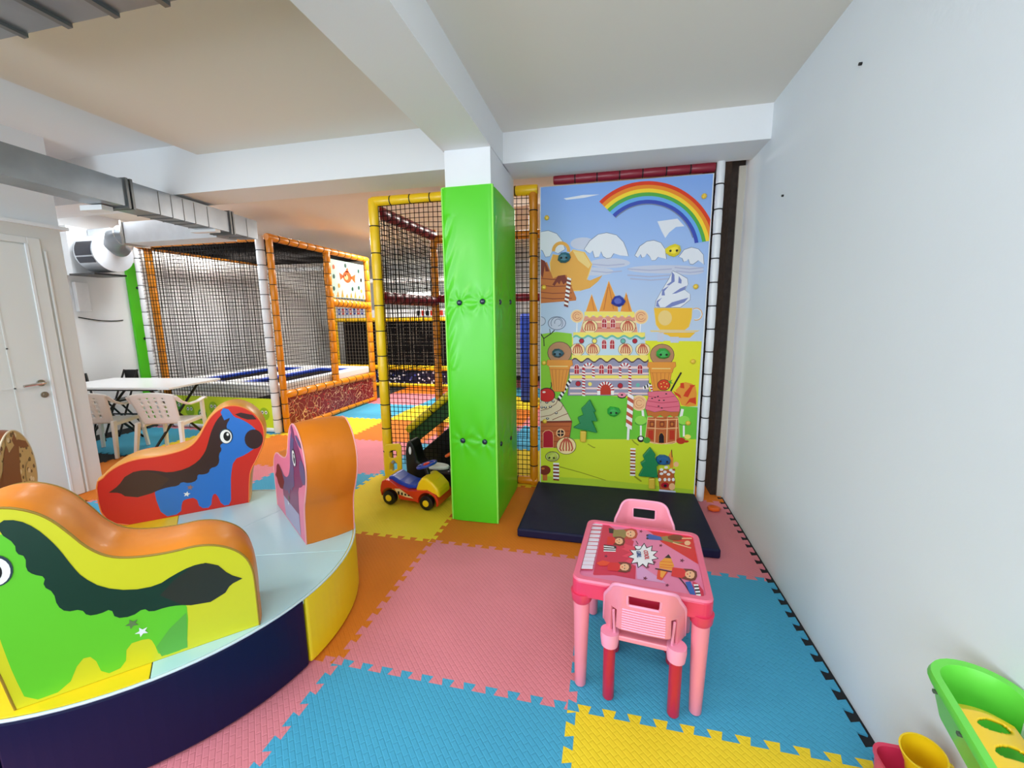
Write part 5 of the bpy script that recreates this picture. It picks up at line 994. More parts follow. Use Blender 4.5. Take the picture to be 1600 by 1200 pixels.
def horse(label, ang, inner, thick, side, body, mane, tail, cover, pipe, tx=1.0, patch=None, nose=None, eye=True, fx=0):
    a = math.radians(ang); d = Vector((math.cos(a), math.sin(a), 0)); n = Vector((-d.y, d.x, 0))
    root = thing('play_horse', label, 'play horse', (CX+n.x*(inner+thick/2), CY+n.y*(inner+thick/2), CH+.005), a, 'soft horses on the carousel')
    prof = [((t*tx if t < 0 else t), z-CH) for t, z in PROF]
    if tx > 1: prof = [(-.29, .0), (-.34, .02), (-.375, .055), (-.392, .10), (-.396, .16), (-.394, .24), (-.385, .275)]+[q for q in prof if q[1] > .29 or q[0] > 0]
    hh = thick/2; b = MB(); N = len(prof)
    # cover band with slight crown and wrinkles
    vs = []; fs = []; K = 8
    nor = []
    for i in range(N):
        p = Vector(prof[min(i+1, N-1)])-Vector(prof[max(i-1, 0)]); p.normalize(); nor.append((-p.y, p.x))
    for i, (t, z) in enumerate(prof):
        for k in range(K+1):
            y = -hh+thick*k/K; bul = .010*(1-(2*k/K-1)**4)+.006*noise.noise(Vector((t*9, y*14, z*7+ang)))*(1-(2*k/K-1)**2)
            vs.append((t+nor[i][0]*bul, y, z+nor[i][1]*bul))
    for i in range(N-1):
        for k in range(K): q = i*(K+1)+k; fs.append((q, q+1, q+K+2, q+K+1))
    b.add(vs, fs); b.build('cover', cover, root, smooth=True)
    MB().box((prof[0][0], -hh, .0), (prof[-1][0], hh, .01)).build('base', side, root)
    sm = lambda P: smooth_prof(P+[P[0]], 1)[:-1]
    sh_ = lambda t, z: t+fx*max(0, min(1, (t-.12)/.08))*(1.3 if z < .6 else 1)
    bodyP = sm([((t*tx if t < 0 else sh_(t, z)), z-CH) for t, z in BODY]); maneP = sm([((t*tx if t < 0 else t), z-CH) for t, z in MANE])
    for s in (-1, 1):
        q = MB(); f = lambda x, y, l, s=s: (x, s*(hh+.001+l), y)
        L = [(side, 0, prof), (body, 1, bodyP)]
        if patch: L.append((patch[0], 2, [(t, z-CH) for t, z in patch[1]]))
        L.append((mane, 3, maneP)); 
        L.append((tail, 4, [((t*tx if t < 0 else t), z-CH) for t, z in [(-.30, .515), (-.262, .545), (-.235, .59), (-.20, .612), (-.16, .610), (-.11, .58), (-.07, .54), (-.12, .485), (-.145, .472), (-.2, .462), (-.245, .48), (-.262, .505)]]))
        L.append((body, 4, [(.213+fx, .85-CH), (.20+fx, .90-CH), (.215+fx, .925-CH), (.24+fx, .915-CH), (.262+fx, .87-CH)]))
        L.append((mane, 4, [(.27, .88-CH), (.30, .887-CH), (.36, .865-CH), (.378, .835-CH), (.33, .84-CH), (.30, .855-CH)]))
        L.append((nose or mane, 5, ellipse(.352, .712-CH, .048, .062)))
        L.append((WVI, 6, star(-.012, .432-CH, .018))); L.append((mat('star_grey', (90, 120, 70), .5) if tx == 1 else mat('star_tan', (150, 110, 100), .5), 6, star(.008, .470-CH, .018)))
        if eye:
            L += [(mat('eye_rim', (40, 60, 70), .4), 6, ellipse(.212+fx, .752-CH, .034, .048)), (mat('eye_white', (240, 240, 235), .35), 7, ellipse(.212+fx, .750-CH, .029, .042)), (BLACK, 8, ellipse(.217+fx, .750-CH, .018, .029)), (mat('eye_white', (240, 240, 235)), 9, ellipse(.222+fx, .762-CH, .006, .009))]
        ms = []
        for m, l, P in L:
            if m not in ms: ms.append(m)
            q.add([f(x, y, l*.0004) for x, y in P], [tuple(range(len(P)))], ms.index(m))
        q.build('side_panel', ms, root, normals=False)
    for s in (-1, 1): MB().tube([(x, s*hh, z) for x, z in prof], .0035, 6).build('piping', pipe, root, smooth=True)
    return root
OC = mat('orange_cover', (236, 140, 30), .42, coat=.08, bump=('noise', 6, .6))
horse('soft play horse with lime green body, dark green mane and yellow side', 226.1, .52, .22, mat('lime_side', (206, 204, 30), .4, coat=.1), mat('horse_green', (96, 196, 38), .4, coat=.1), mat('mane_green', (8, 52, 36), .4, coat=.1), mat('tail_dark', (40, 44, 34), .4), OC, mat('olive_piping', (150, 120, 30), .5), fx=.055, patch=(mat('leg_green', (90, 170, 60), .4), [(-.13, .45), (-.12, .32), (-.05, .32), (-.04, .36), (-.08, .41)]))
horse('soft play horse with blue body, dark brown mane and red side', 41.57, .565, .22, mat('red_side', (206, 36, 22), .4, coat=.1), mat('horse_blue', (38, 112, 200), .4, coat=.1), mat('mane_brown', (52, 22, 24), .4, coat=.1), mat('tail_brown', (66, 34, 18), .4), mat('amber_cover', (240, 164, 40), .42, coat=.08, bump=('noise', 6, .6)), mat('orange_piping', (240, 130, 60), .5), tx=1.16)
horse('soft play horse seen end on, with broad orange chest and purple pink side', -36.4, .53, .243, mat('pink_side', (232, 120, 150), .4, coat=.1), mat('horse_purple', (126, 54, 92), .4, coat=.1), mat('mane_violet', (92, 84, 120), .4, coat=.1), mat('tail_maroon', (110, 20, 24), .4), mat('deep_orange_cover', (222, 122, 8), .45, coat=.05, bump=('noise', 7, .3)), mat('pink_piping', (240, 170, 170), .5), patch=(mat('leg_lilac', (168, 160, 188), .4), [(-.13, .44), (-.118, .318), (.195, .318), (.2, .44)]))
horse('tan speckled animal seat with brown mane at the left edge behind the green horse', 132., .54, .22, LEOP, LEOP, mat('animal_brown', (126, 70, 36), .5), mat('animal_brown2', (90, 48, 26), .5), mat('brown_cover', (120, 66, 36), .4), mat('tan_piping', (214, 196, 170), .5), nose=LEOP, eye=False, patch=(MATS['animal_brown'], [(.0, .33), (.25, .33), (.262, .6), (.27, .75), (.30, .86), (.28, .92), (.1, .75)])).scale = (1, 1, 1.05)

# ---------------------------------------------------------------- climbing wall
cw = thing('climbing_wall', 'padded climbing wall printed with a rainbow, candy castle and ice cream cones', 'climbing wall', (.08, 3.4, 0))
CWX, CWY = .08, 3.4
CM = dict(haze=(200, 204, 222), lilac=(176, 180, 208), cloud=(228, 230, 236), grey_line=(120, 130, 156), rb_red=(222, 60, 24), rb_orange=(238, 140, 36), rb_yellow=(250, 214, 50), rb_green=(84, 170, 72), rb_sky=(104, 170, 232), rb_blue=(58, 76, 176), tea=(232, 168, 70), tea_light=(240, 206, 126), choc_light=(200, 112, 44), choc=(124, 44, 22), white=(244, 240, 236), ground_green=(140, 200, 44), ground_yellow=(228, 226, 40), ground_lime=(112, 200, 54), ground_pale=(206, 222, 44), dark=(34, 18, 24), lilac_blue=(122, 134, 190), cup=(244, 190, 50), cone=(232, 150, 52), cream=(246, 220, 160), line=(84, 50, 56), salmon=(226, 150, 124), red_brown=(196, 84, 60), custard=(246, 226, 104), ice_blue=(198, 218, 228), mint=(110, 186, 168), crimson=(178, 18, 40), grey_lilac=(150, 146, 170), pale_pink=(240, 206, 200), brick_red=(190, 50, 22), pink=(236, 140, 160), scoop=(186, 132, 92), cream2=(222, 204, 170), cherry=(206, 28, 20), ginger=(190, 96, 46), peach=(244, 190, 136), lime_pale=(210, 220, 130), ground_shade=(150, 160, 30), ground_shade2=(176, 206, 50), flame=(214, 60, 22), lime=(150, 220, 80), lime_dark=(80, 160, 50), icing=(230, 110, 130), icing_dark=(196, 60, 84))
names = list(CM); cmats = [mat('print_'+k, CM[k], .5, spec=.3) for k in names]; cidx = {k: i+1 for i, k in enumerate(names)}
skym = mat('print_sky', (150, 186, 236), .5, spec=.3)
nn_ = skym.node_tree.nodes; ll_ = skym.node_tree.links; tc = nn_.new('ShaderNodeTexCoord'); sx = nn_.new('ShaderNodeSeparateXYZ'); cr = nn_.new('ShaderNodeValToRGB')
ll_.new(tc.outputs['Object'], sx.inputs[0]); mrr = nn_.new('ShaderNodeMapRange'); mrr.inputs[1].default_value = 1.0; mrr.inputs[2].default_value = 2.4; ll_.new(sx.outputs[2], mrr.inputs[0]); ll_.new(mrr.outputs[0], cr.inputs[0])
cr.color_ramp.elements[0].color = (*rgb(200, 214, 226), 1); cr.color_ramp.elements[1].color = (*rgb(132, 170, 232), 1); e_ = cr.color_ramp.elements.new(.4); e_.color = (*rgb(184, 202, 230), 1); e_ = cr.color_ramp.elements.new(.62); e_.color = (*rgb(164, 192, 236), 1)
ll_.new(cr.outputs[0], nn_['Principled BSDF'].inputs['Base Color'])
b = MB(); fpl = lambda x, z, l: (x-CWX, -.045-l, z)
b.box((-.615, -.045, .03), (.605, .0, 2.42), 0)
ladd(b, [(c, l, [(x/1000., y/1000.) for x, y in zip(p[0::2], p[1::2])]) for c, l, p in MURAL], fpl, .00025, cidx)
b.build('printed_panel', [skym]+cmats, cw, normals=False)
MB().tube([(-.615, -.047, .03), (-.615, -.047, 2.42), (.605, -.047, 2.42), (.605, -.047, .03)], .004, 6).build('panel_edge', WVI, cw)
pad_pipe('post', (.655, -.02, 0), (.655, -.02, 2.52), .028, WVI, cw, .165)
pad_pipe('top_rail', (-.52, .0, 2.475), (.62, .0, 2.475), .034, DRED, cw, .17)
def hold(name, label, x, z, w, h_, m, eyes, T=.04, ecol=None):
    t = thing(name, label, 'climbing hold', (x, 3.355, z), 0, 'faceted climbing holds on the printed wall')
    rnd = random.Random(int(abs(x*1000)+z*77))
    n = 9; vs = []; fs = []
    rings = [(1, 0), (.95, .5), (.6, .95)]
    for k, (r, dep) in enumerate(rings):
        for i in range(n):
            a = 2*PI*i/n; rr = r*(1+.14*rnd.uniform(-1, 1)); vs.append((w/2*rr*math.cos(a), -T*dep, h_/2*rr*math.sin(a)))
    for k in range(2):
        for i in range(n): fs.append((k*n+i, k*n+(i+1) % n, (k+1)*n+(i+1) % n, (k+1)*n+i))
    fs += [tuple(range(n)), tuple(range(2*n, 3*n))]
    MB().add(vs, fs).build('hold_body', m, t, bevel=.003)
    if eyes:
        for s in (-1, 1): MB().ball((s*w*.2, -T*.95, -.004), .0085, n=12).build('eye', ecol or BLACK, t, smooth=True)
    return t
TEAL = mat('hold_teal', (28, 104, 120), .4); HY = mat('hold_yellow', (246, 222, 40), .4); HB = mat('hold_blue', (40, 62, 170), .35); HG = mat('hold_green', (50, 170, 70), .4); HDT = mat('hold_slate', (56, 100, 116), .4); HBL = mat('hold_azure', (30, 96, 150), .4); HOL = mat('hold_olive', (196, 210, 90), .45)
hold('climbing_hold', 'teal climbing hold with two dark eyes on the printed teapot', -.349, 1.894, .10, .085, TEAL, 1)
hold('climbing_hold', 'yellow climbing hold with two dark eyes between the printed clouds', .441, 1.911, .11, .09, HY, 1)
hold('climbing_hold', 'dark blue faceted climbing hold on the printed castle spires', .063, 1.557, .105, .085, HB, 0)
hold('climbing_hold', 'slate teal climbing hold with eyes on the left printed ice cream scoop', -.393, 1.158, .10, .075, HDT, 1)
hold('climbing_hold', 'bright green climbing hold with eyes on the right printed ice cream scoop', .406, 1.16, .105, .085, HG, 1)
hold('climbing_hold', 'green climbing hold with eyes on the plain printed lawn', .053, .698, .10, .085, HG, 1)
hold('climbing_hold', 'pale olive climbing hold with eyes at the bottom left of the printed wall', -.435, .297, .09, .07, HOL, 1)
hold('climbing_hold', 'azure climbing hold with eyes beside the lower tree shaped hold', .444, .325, .12, .09, HBL, 1)
def tree(label, pts, trunk):
    cx = sum(p[0] for p in pts)/len(pts); cz = min(p[1] for p in pts)
    t = thing('tree_hold', label, 'climbing hold', (cx, 3.355, cz))
    b = MB(); b.prism([(x-cx, z-cz) for x, z in pts], lambda x, y, h: (x, -h, y), 0, .035); b.build('foliage', mat('tree_green', (18, 130, 74), .45), t, bevel=.006)
    b = MB(); b.prism([(x-cx, z-cz) for x, z in trunk], lambda x, y, h: (x, -h, y), 0, .03); b.build('trunk', mat('trunk_yellow', (226, 190, 60), .45), t, bevel=.01)
tree('green pine tree shaped hold on the left of the printed wall, above the lime lawn', [(-.135, .793), (-.084, .695), (-.101, .696), (-.07, .617), (-.113, .618), (-.07, .522), (-.263, .556), (-.208, .594), (-.228, .642), (-.183, .666), (-.201, .717), (-.172, .746)], [(-.207, .532), (-.155, .53), (-.158, .435), (-.206, .437)])
tree('green pine tree shaped hold at the bottom right of the printed wall', [(.338, .426), (.384, .369), (.375, .349), (.41, .284), (.393, .277), (.406, .181), (.259, .184), (.291, .255), (.269, .293), (.302, .32), (.285, .353)], [(.339, .17), (.384, .174), (.392, .081), (.342, .081)])
for (x, z), w in (((-.485, 2.195), 'high on the left edge'), ((.63, 2.273), 'in the top right corner'), ((-.506, 1.675), 'on the printed brown house'), ((.609, 1.652), 'beside the printed cup cream'), ((-.505, 1.078), 'left of the left ice cream cone'), ((.619, 1.104), 'right of the right ice cream cone'), ((-.498, .593), 'on the gingerbread roof'), ((.61, .63), 'right of the pink iced house')):
    tag(MB().ball((0, 0, 0), .019, n=14, sc=(1, .75, 1)).build('bolt_cap', mat('cap_yellow', (236, 196, 60), .35, coat=.3), loc=(min(x, .66), 3.347, z), smooth=True), 'small round yellow bolt cap %s of the climbing wall' % w, 'bolt cap', 'yellow bolt caps on the climbing wall')
# crash mat
cm = MB().box((-.625, -.42, 0), (.625, .42, .06)); o = cm.build('crash_mat', NAVYM, loc=(.065, 2.955, .0), bevel=.012, seg=3, rz=-.005)
tag(o, 'navy vinyl crash mat lying at the foot of the climbing wall', 'mat')
# orange toy by the wall
o = MB().lathe([(.03, 0), (.05, .012), (.045, .03), (.02, .034)], 7, Matrix.Diagonal((1, .8, 1, 1))).build('toy_piece', ORAP, loc=(.80, 3.21, 0), bevel=.004)
tag(o, 'small orange plastic toy piece on the pink mat by the right wall', 'toy')

# ---------------------------------------------------------------- netted tower
tw = thing('play_tower', 'yellow framed netted play tower behind the green pillar', 'play structure', (-1.98, 3.42, 0))
def TP(x, y, z): return (x+1.98, y-3.42, z)
pad_pipe('post', TP(-1.985, 3.42, 0), TP(-1.985, 3.42, 2.45), .045, YEL, tw, .215)
pad_pipe('post', TP(-.605, 3.44, 0), TP(-.605, 3.44, 2.45), .035, ORA, tw, .17)
pad_pipe('post', TP(-1.96, 4.62, 0), TP(-1.96, 4.62, 2.42), .042, ORA, tw, .2)
pad_pipe('post', TP(-.66, 4.62, 0), TP(-.66, 4.62, 2.42), .042, YEL, tw, .2)
pad_pipe('rail', TP(-2.0, 3.42, 2.43), TP(-.57, 3.44, 2.43), .04, YEL, tw, .17)
pad_pipe('rail', TP(-1.985, 3.46, 2.36), TP(-1.96, 4.6, 2.36), .055, DRED, tw, .17)
pad_pipe('rail', TP(-1.985, 3.46, 1.63), TP(-1.96, 4.6, 1.63), .055, DRED, tw, .17)
pad_pipe('rail', TP(-1.96, 4.62, 2.32), TP(-.66, 4.62, 2.32), .045, ORA, tw, .17)
pad_pipe('rail', TP(-1.92, 4.62, 1.66), TP(-.66, 4.62, 1.66), .045, DRED, tw, .17)
pad_pipe('rail', TP(-1.1, 3.44, .035), TP(-.57, 3.44, .035), .035, ORA, tw, .17)
net('front_net', TP(-1.93, 3.40, .12), (1, 0, 0), (0, 0, 1), .86, 2.27, .040, .0045, tw, .006, 1)
net('front_net', TP(-.98, 3.43, .05), (1, 0, 0), (0, 0, 1), .36, 2.36, .040, .0045, tw, .005, 2)
net('side_net', TP(-1.975, 3.46, .9), (0, 1, 0), (0, 0, 1), 1.12, 1.46, .045, .005, tw, .006, 3)
net('back_net', TP(-1.92, 4.62, .05), (1, 0, 0), (0, 0, 1), 1.26, 2.3, .045, .004, tw, .006, 4)
net('right_net', TP(.74, 3.46, .05), (0, 1, 0), (0, 0, 1), 2.3, 2.4, .045, .006, tw, .003, 6)
# slide in the tower
sl = thing('foam_ramp', 'black and green soft ramp with yellow edge inside the tower net', 'play ramp', (-1.5, 3.68, 0))
f = lambda x, y, h: (x+1.5, h, y)
b = MB(); b.prism([(-1.80, 0), (-1.80, .12), (-1.10, .72), (-1.10, 0)], f, -.10, .5); b.build('ramp_body', BLACK, sl, bevel=.01)
b = MB(); b.prism([(-1.83, .22), (-1.83, .37), (-1.10, .97), (-1.10, .80)], f, -.14, -.10); b.build('side_board', mat('ramp_green', (30, 74, 20), .6, bump=('noise', 30, .4)), sl, bevel=.008)
pad_pipe('edge_rail', (-.33, -.15, .40), (.42, -.15, 1.02), .035, YV, sl, .3)

# ---------------------------------------------------------------- trampoline enclosure
te = thing('trampoline_enclosure', 'netted trampoline enclosure with white and orange padded posts', 'play structure', (-4.1, 4.46, 0))
def EP(x, y, z): return (x+4.1, y-4.46, z)
pad_pipe('post', EP(-4.14, 4.46, 0), EP(-4.14, 4.46, 2.45), .05, WVI, te, .17)
pad_pipe('post', EP(-4.04, 4.50, 0), EP(-4.04, 4.50, 2.43), .04, ORA, te, .19)
pad_pipe('post', EP(-6.06, 4.46, 0), EP(-6.06, 4.46, 2.43), .037, WVI, te, .17)
pad_pipe('post', EP(-6.0, 4.56, 0), EP(-6.0, 4.56, 2.40), .045, ORA, te, .17)
pad_pipe('post', EP(-4.05, 5.58, .45), EP(-4.05, 5.58, 2.43), .05, ORA, te, .17)
pad_pipe('post', EP(-4.05, 6.62, 0), EP(-4.05, 6.62, 2.43), .045, ORA, te, .17)
pad_pipe('post', EP(-6.05, 6.62, 0), EP(-6.05, 6.62, 2.43), .045, WVI, te, .17)
pad_pipe('rail', EP(-4.04, 4.46, 2.43), EP(-4.05, 6.66, 2.43), .045, ORA, te, .17)
pad_pipe('rail', EP(-6.04, 4.5, 2.42), EP(-6.04, 6.66, 2.42), .045, ORA, te, .17)
pad_pipe('rail', EP(-6.1, 4.46, 2.42), EP(-4.14, 4.46, 2.42), .04, ORA, te, .17)
pad_pipe('rail', EP(-6.1, 6.62, 2.32), EP(-4.05, 6.62, 2.32), .04, WVI, te, .17)
pad_pipe('rail', EP(-4.04, 4.5, .49), EP(-4.05, 6.62, .46), .05, ORA, te, .2)
pad_pipe('rail', EP(-4.04, 4.55, .035), EP(-4.05, 6.62, .035), .035, ORA, te, .2)
pad_pipe('rail', EP(-4.05, 5.6, 1.69), EP(-4.05, 6.62, 1.66), .06, ORA, te, .12)
pad_pipe('rail', EP(-6.1, 4.46, .03), EP(-4.14, 4.46, .03), .03, WVI, te, .3)
MB().box((.035, .08, .07), (.06, 2.14, .45)).build('side_panel', PRED, te)
# front printed panel with plain round animal shapes
b = MB(); b.box((-1.96, -.01, .05), (-.06, .015, .44), 0)
rr = random.Random(3)
for i in range(9):
    x = -.22-i*.2; z = .24+.06*math.sin(i*2.1)
    b.add([(px, -.012, pz) for px, pz in ellipse(x, z, .075, .085, 16)], [tuple(range(16))], 1 if i % 2 else 4)
    for s in (-1, 1):
        b.add([(px, -.0135, pz) for px, pz in ellipse(x+s*.028, z+.02, .02, .024, 10)], [tuple(range(10))], 2)
        b.add([(px, -.015, pz) for px, pz in ellipse(x+s*.028, z+.02, .009, .012, 8)], [tuple(range(8))], 3)
b.build('front_panel', [mat('lime_sheet', (206, 226, 40), .5), mat('print_leaf', (80, 160, 50), .5), WVI, BLACK, mat('print_olive', (150, 190, 30), .5)], te, normals=False)
sb = MB().box((.02, 1.16, 1.77), (.035, 2.10, 2.33), 5)
fs_ = lambda y, z, l: (.037+l, y-4.46, z)
def sh(col, P, l): sb.add([fs_(y, z, l*.001) for y, z in P], [tuple(range(len(P)))], col)
sh(0, ellipse(6.08, 2.10, .11, .09), 1); sh(0, [(6.16, 2.10), (6.30, 2.16), (6.28, 2.02)], 1); sh(0, [(6.0, 2.10), (5.88, 2.15), (5.9, 2.04)], 1); sh(0, [(6.03, 2.17), (6.1, 2.25), (6.13, 2.17)], 1)
sh(1, ellipse(6.05, 2.09, .05, .04), 2); sh(2, ellipse(6.03, 2.12, .016, .018), 3)
for y, z, c in ((5.75, 2.22, 0), (5.74, 2.08, 3), (6.4, 2.22, 3), (6.46, 2.08, 2), (6.38, 1.95, 3), (5.85, 1.95, 4), (6.2, 1.92, 3), (5.72, 1.9, 3), (6.45, 1.9, 4), (6.05, 2.27, 3)):
    sh(c, ellipse(y, z, .028, .034, 10), 1)
for k in range(8): sh(4, [(5.66+k*.115, 1.78), (5.72+k*.115, 1.78), (5.70+k*.115, 1.84+.03*(k % 3))], 1)
sb.build('sign_board', [mat('fish_orange', (226, 84, 30), .4), mat('fish_light', (246, 170, 120), .4), BLACK, mat('seaweed_dark', (30, 70, 60), .5), mat('sand_orange', (214, 140, 60), .5), mat('pale_teal_board', (176, 206, 190), .4)], te, normals=False)
net('front_net', EP(-6.03, 4.455, .05), (1, 0, 0), (0, 0, 1), 1.86, 2.35, .046, .0048, te, .003, 10)
net('left_net', EP(-6.01, 4.6, .5), (0, 1, 0), (0, 0, 1), 2.0, 1.9, .05, .0045, te, .004, 11)
net('back_net', EP(-6.0, 6.62, .5), (1, 0, 0), (0, 0, 1), 1.94, 1.85, .055, .0045, te, .004, 12)
net('roof_net', EP(-6.03, 4.5, 2.41), (1, 0, 0), (0, 1, 0), 1.95, 2.1, .035, .009, te, .004, 13)
net('right_net', EP(-4.05, 4.55, .52), (0, 1, 0), (0, 0, 1), 1.0, 1.88, .05, .004, te, .004, 14)
# beds: two trampolines in white padded deck
b = MB()
for x0, x1 in ((-6.0, -5.86), (-5.14, -4.94), (-4.26, -4.09)): b.box(EP(x0, 4.5, .5), EP(x1, 6.58, .62))
for y0, y1 in ((4.49, 4.68), (6.40, 6.58)): b.box(EP(-5.86, y0, .5), EP(-5.14, y1, .62)); b.box(EP(-4.94, y0, .5), EP(-4.26, y1, .62))
b.build('deck_pad', WVI, te, bevel=.02)
for x0, x1 in ((-5.86, -5.14), (-4.94, -4.26)):
    c = MB(); 
    for q in ((x0, 4.68, x0+.1, 6.4), (x1-.1, 4.68, x1, 6.4), (x0+.1, 4.68, x1-.1, 4.80), (x0+.1, 6.28, x1-.1, 6.4)): c.box(EP(q[0], q[1], .55), EP(q[2], q[3], .60))
    c.build('spring_cover', BLUEV, te, bevel=.008)
    MB().box(EP(x0+.1, 4.8, .555), EP(x1-.1, 6.28, .565)).build('trampoline_bed', BLACKF, te)

# ---------------------------------------------------------------- far play structures
fa = thing('netted_play_frame', 'far yellow framed play cage with dark nets and navy printed skirts', 'play structure', (-4, 8, 0))
def FP(x, y, z): return (x+4, y-8, z)
for x in (-5.72, -4.92, -3.0, -1.9): pad_pipe('post', FP(x, 8, 0), FP(x, 8, 2.4), .05, YEL, fa, .6)
for z, r in ((.42, .05), (1.42, .045), (.05, .04)): pad_pipe('rail', FP(-5.72, 8, z), FP(-1.9, 8, z), r, YEL, fa, .3)
pad_pipe('rail', FP(-5.72, 8, 2.2), FP(-1.9, 8, 2.2), .05, WVI, fa, .3)
MB().box(FP(-5.7, 8.0, .08), FP(-3.0, 8.03, .38)).build('skirt_panel', PBLK, fa)
MB().box(FP(-2.97, 8.0, .08), FP(-1.93, 8.03, .5)).build('skirt_panel', PRD2, fa)
MB().box(FP(-5.7, 8.25, .4), FP(-1.9, 8.27, 1.42)).build('interior_shade', BLACKF, fa)  # dark sheet added to stand for the shade inside the cage
net('front_net', FP(-5.7, 8.0, .45), (1, 0, 0), (0, 0, 1), 3.78, .95, .07, .006, fa, .004, 20, mat('grey_net', (120, 112, 100), .9))
b = MB(); b.box(FP(-5.66, 7.97, 1.46), FP(-4.98, 7.99, 1.72), 0)
rr = random.Random(5)
for i in range(7):
    x = -5.6+i*.09; b.box(FP(x, 7.965, 1.53), FP(x+.05, 7.972, 1.65), 1+(i % 2)); b.box(FP(x+.015, 7.963, 1.56), FP(x+.035, 7.9645, 1.62), 0)
b.build('sign_board', [WVI, BLUP, REDP], fa)
b = MB(); b.box(FP(-4.87, 7.97, 1.46), FP(-3.05, 7.99, 1.62), 0)
for i in range(8): x = -3.8+i*.1; b.box(FP(x, 7.965, 1.49), FP(x+.06, 7.972, 1.59), 1+(i % 2))
b.build('sign_board', [WVI, BLACK, REDP], fa)
pb = thing('padded_column', 'dark blue padded column seen through the net right of the pillar', 'padding', (-1.35, 7.0, 0))
MB().box((-.1, -.1, 0), (.1, .1, 1.5)).build('pad', BLUEV, pb, bevel=.04)
lt = thing('wall_lamp', 'glowing white tube lamp on the far wall seen through the tower net', 'lamp', (-4.6, 10.1, 2.05))
MB().box((-.45, -.02, -.05), (.45, .08, .05)).build('housing', WVI, lt, bevel=.01)
MB().tube([(-.42, -.05, 0), (.42, -.05, 0)], .035, 12).build('tube', mat('lamp_glow', (255, 250, 240), emit=9), lt, smooth=True)

# green padding on the side wall
gp = thing('wall_padding', 'green vinyl pad on the left side wall beside the trampoline net post', 'padding', (-6.45, 4.74, 0))
MB().box((0, -.19, 0), (.04, -.01, 2.24)).build('pad', GREEN, gp, bevel=.01)
for z in (1.2, 1.9): MB().ball((.045, -.08, z), .02, n=12).build('button', MATS['button_navy'], gp, smooth=True)

# ---------------------------------------------------------------- ducts and fan
dt = thing('air_duct', 'long galvanised duct running under the beam above the door wall', 'duct', (-3.62, 1.84, 2.38), math.radians(6.2))
MB().box((0, -3.0, -.095), (0.21, 2.05, .09)).build('duct_run', STEEL, dt)
for y in (.72, 1.70):
    MB().box((-.01, y-.030, -.11), (.225, y-.012, .105)).build('flange', STEELD, dt)
    MB().box((-.01, y+.004, -.11), (.225, y+.022, .105)).build('flange', STEELD, dt)
for y in (.95, 1.06, 1.17, 1.28, 1.42, 1.9): MB().box((0, y, -.10), (.2125, y+.005, .08)).build('seam', STEELD, dt)
MB().box((-.08, .60, -.135), (.10, .68, -.10)).build('hanger_bracket', WVI, dt)
MB().box((-.06, 1.50, -.12), (.20, 1.56, -.095)).build('hanger_bracket', WVI, dt)
BR = mat('bright_steel', (226, 232, 238), .42, .35, var=.06, vscale=8)
br = thing('branch_duct', 'bright metal branch duct from the long duct to the extractor fan elbow', 'duct', (-4.36, 3.72, 2.375))
MB().box((-.66, -.12, -.11), (.52, .12, .10)).build('duct_run', BR, br)
MB().box((-.69, -.135, -.13), (-.665, .135, .12)).build('flange', CHROME, br)
fn = thing('extractor_fan', 'steel scroll extractor fan mounted high on the left wall', 'fan', (-6.02, 4.06, 2.30))
MB().lathe([(.18, -.16), (.22, -.15), (.22, .15), (.18, .16)], 32, Matrix.Translation((0, 0, -.04)) @ Matrix.Rotation(PI/2, 4, 'Y')).build('drum', BR, fn, smooth=True)
b = MB()
for a0, a1 in ((150, 192), (196, 214)):
    P = [math.radians(a0+(a1-a0)*i/6) for i in range(7)]
    b.add([(x, .226*math.cos(t), -.04+.226*math.sin(t)) for x in (-.12, .13) for t in P], [(i, i+1, i+8, i+7) for i in range(6)], 0)
b.build('grille', mat('fan_grille', (60, 62, 70), .35, .6), fn, solid=.004)
MB().box((-.22, .0, .0), (.14, .2, .26)).build('housing', BR, fn, bevel=.008)
MB().box((-.43, -.20, -.30), (-.24, .2, .27)).build('mounting_plate', WVI, fn, bevel=.004)
MB().tube([(.96, -.34, .07), (.86, -.36, .07), (.74, -.36, .05), (.62, -.30, .0), (.54, -.2, -.03), (.40, -.06, .04), (.12, .04, .12)], .095, 20).build('elbow', STEEL, fn, smooth=True)
for t, r in ((.95, .112), (.84, .105)): MB().tube([(t-.01, -.35, .07), (t+.01, -.35, .07)], r, 20).build('clamp', CHROME, fn, smooth=True)
MB().box((-.24, -.24, -.31), (.16, .1, -.29)).build('bracket', BLACK, fn)
o = MB().box((0, -.07, -.18), (.06, .07, .18)).build('junction_box', WVI, loc=(-6.45, 4.01, 1.75), bevel=.008)
tag(o, 'small white electrical box on the left wall under the fan', 'electrical box')
pts = [(-6.44, 3.95+.7*i/10., 1.50-.05*math.sin(PI*i/10.)) for i in range(8)]
tag(MB().tube(pts, .007, 6).build('cable', BLACK), 'thin sagging black cable on the white left wall', 'cable')
td = thing('ribbed_duct', 'wide ribbed metal duct on the ceiling in the top left corner', 'duct', (-1.0, .6, 2.58))
MB().box((-1.9, -.6, -.13), (-.1, .63, .11)).build('duct_run', STEEL, td)
b = MB()
for k in range(9): x = -.2-k*.21; MB().box((x, -.6, -.142), (x+.022, .633, .11)).build('rib', STEELD, td)

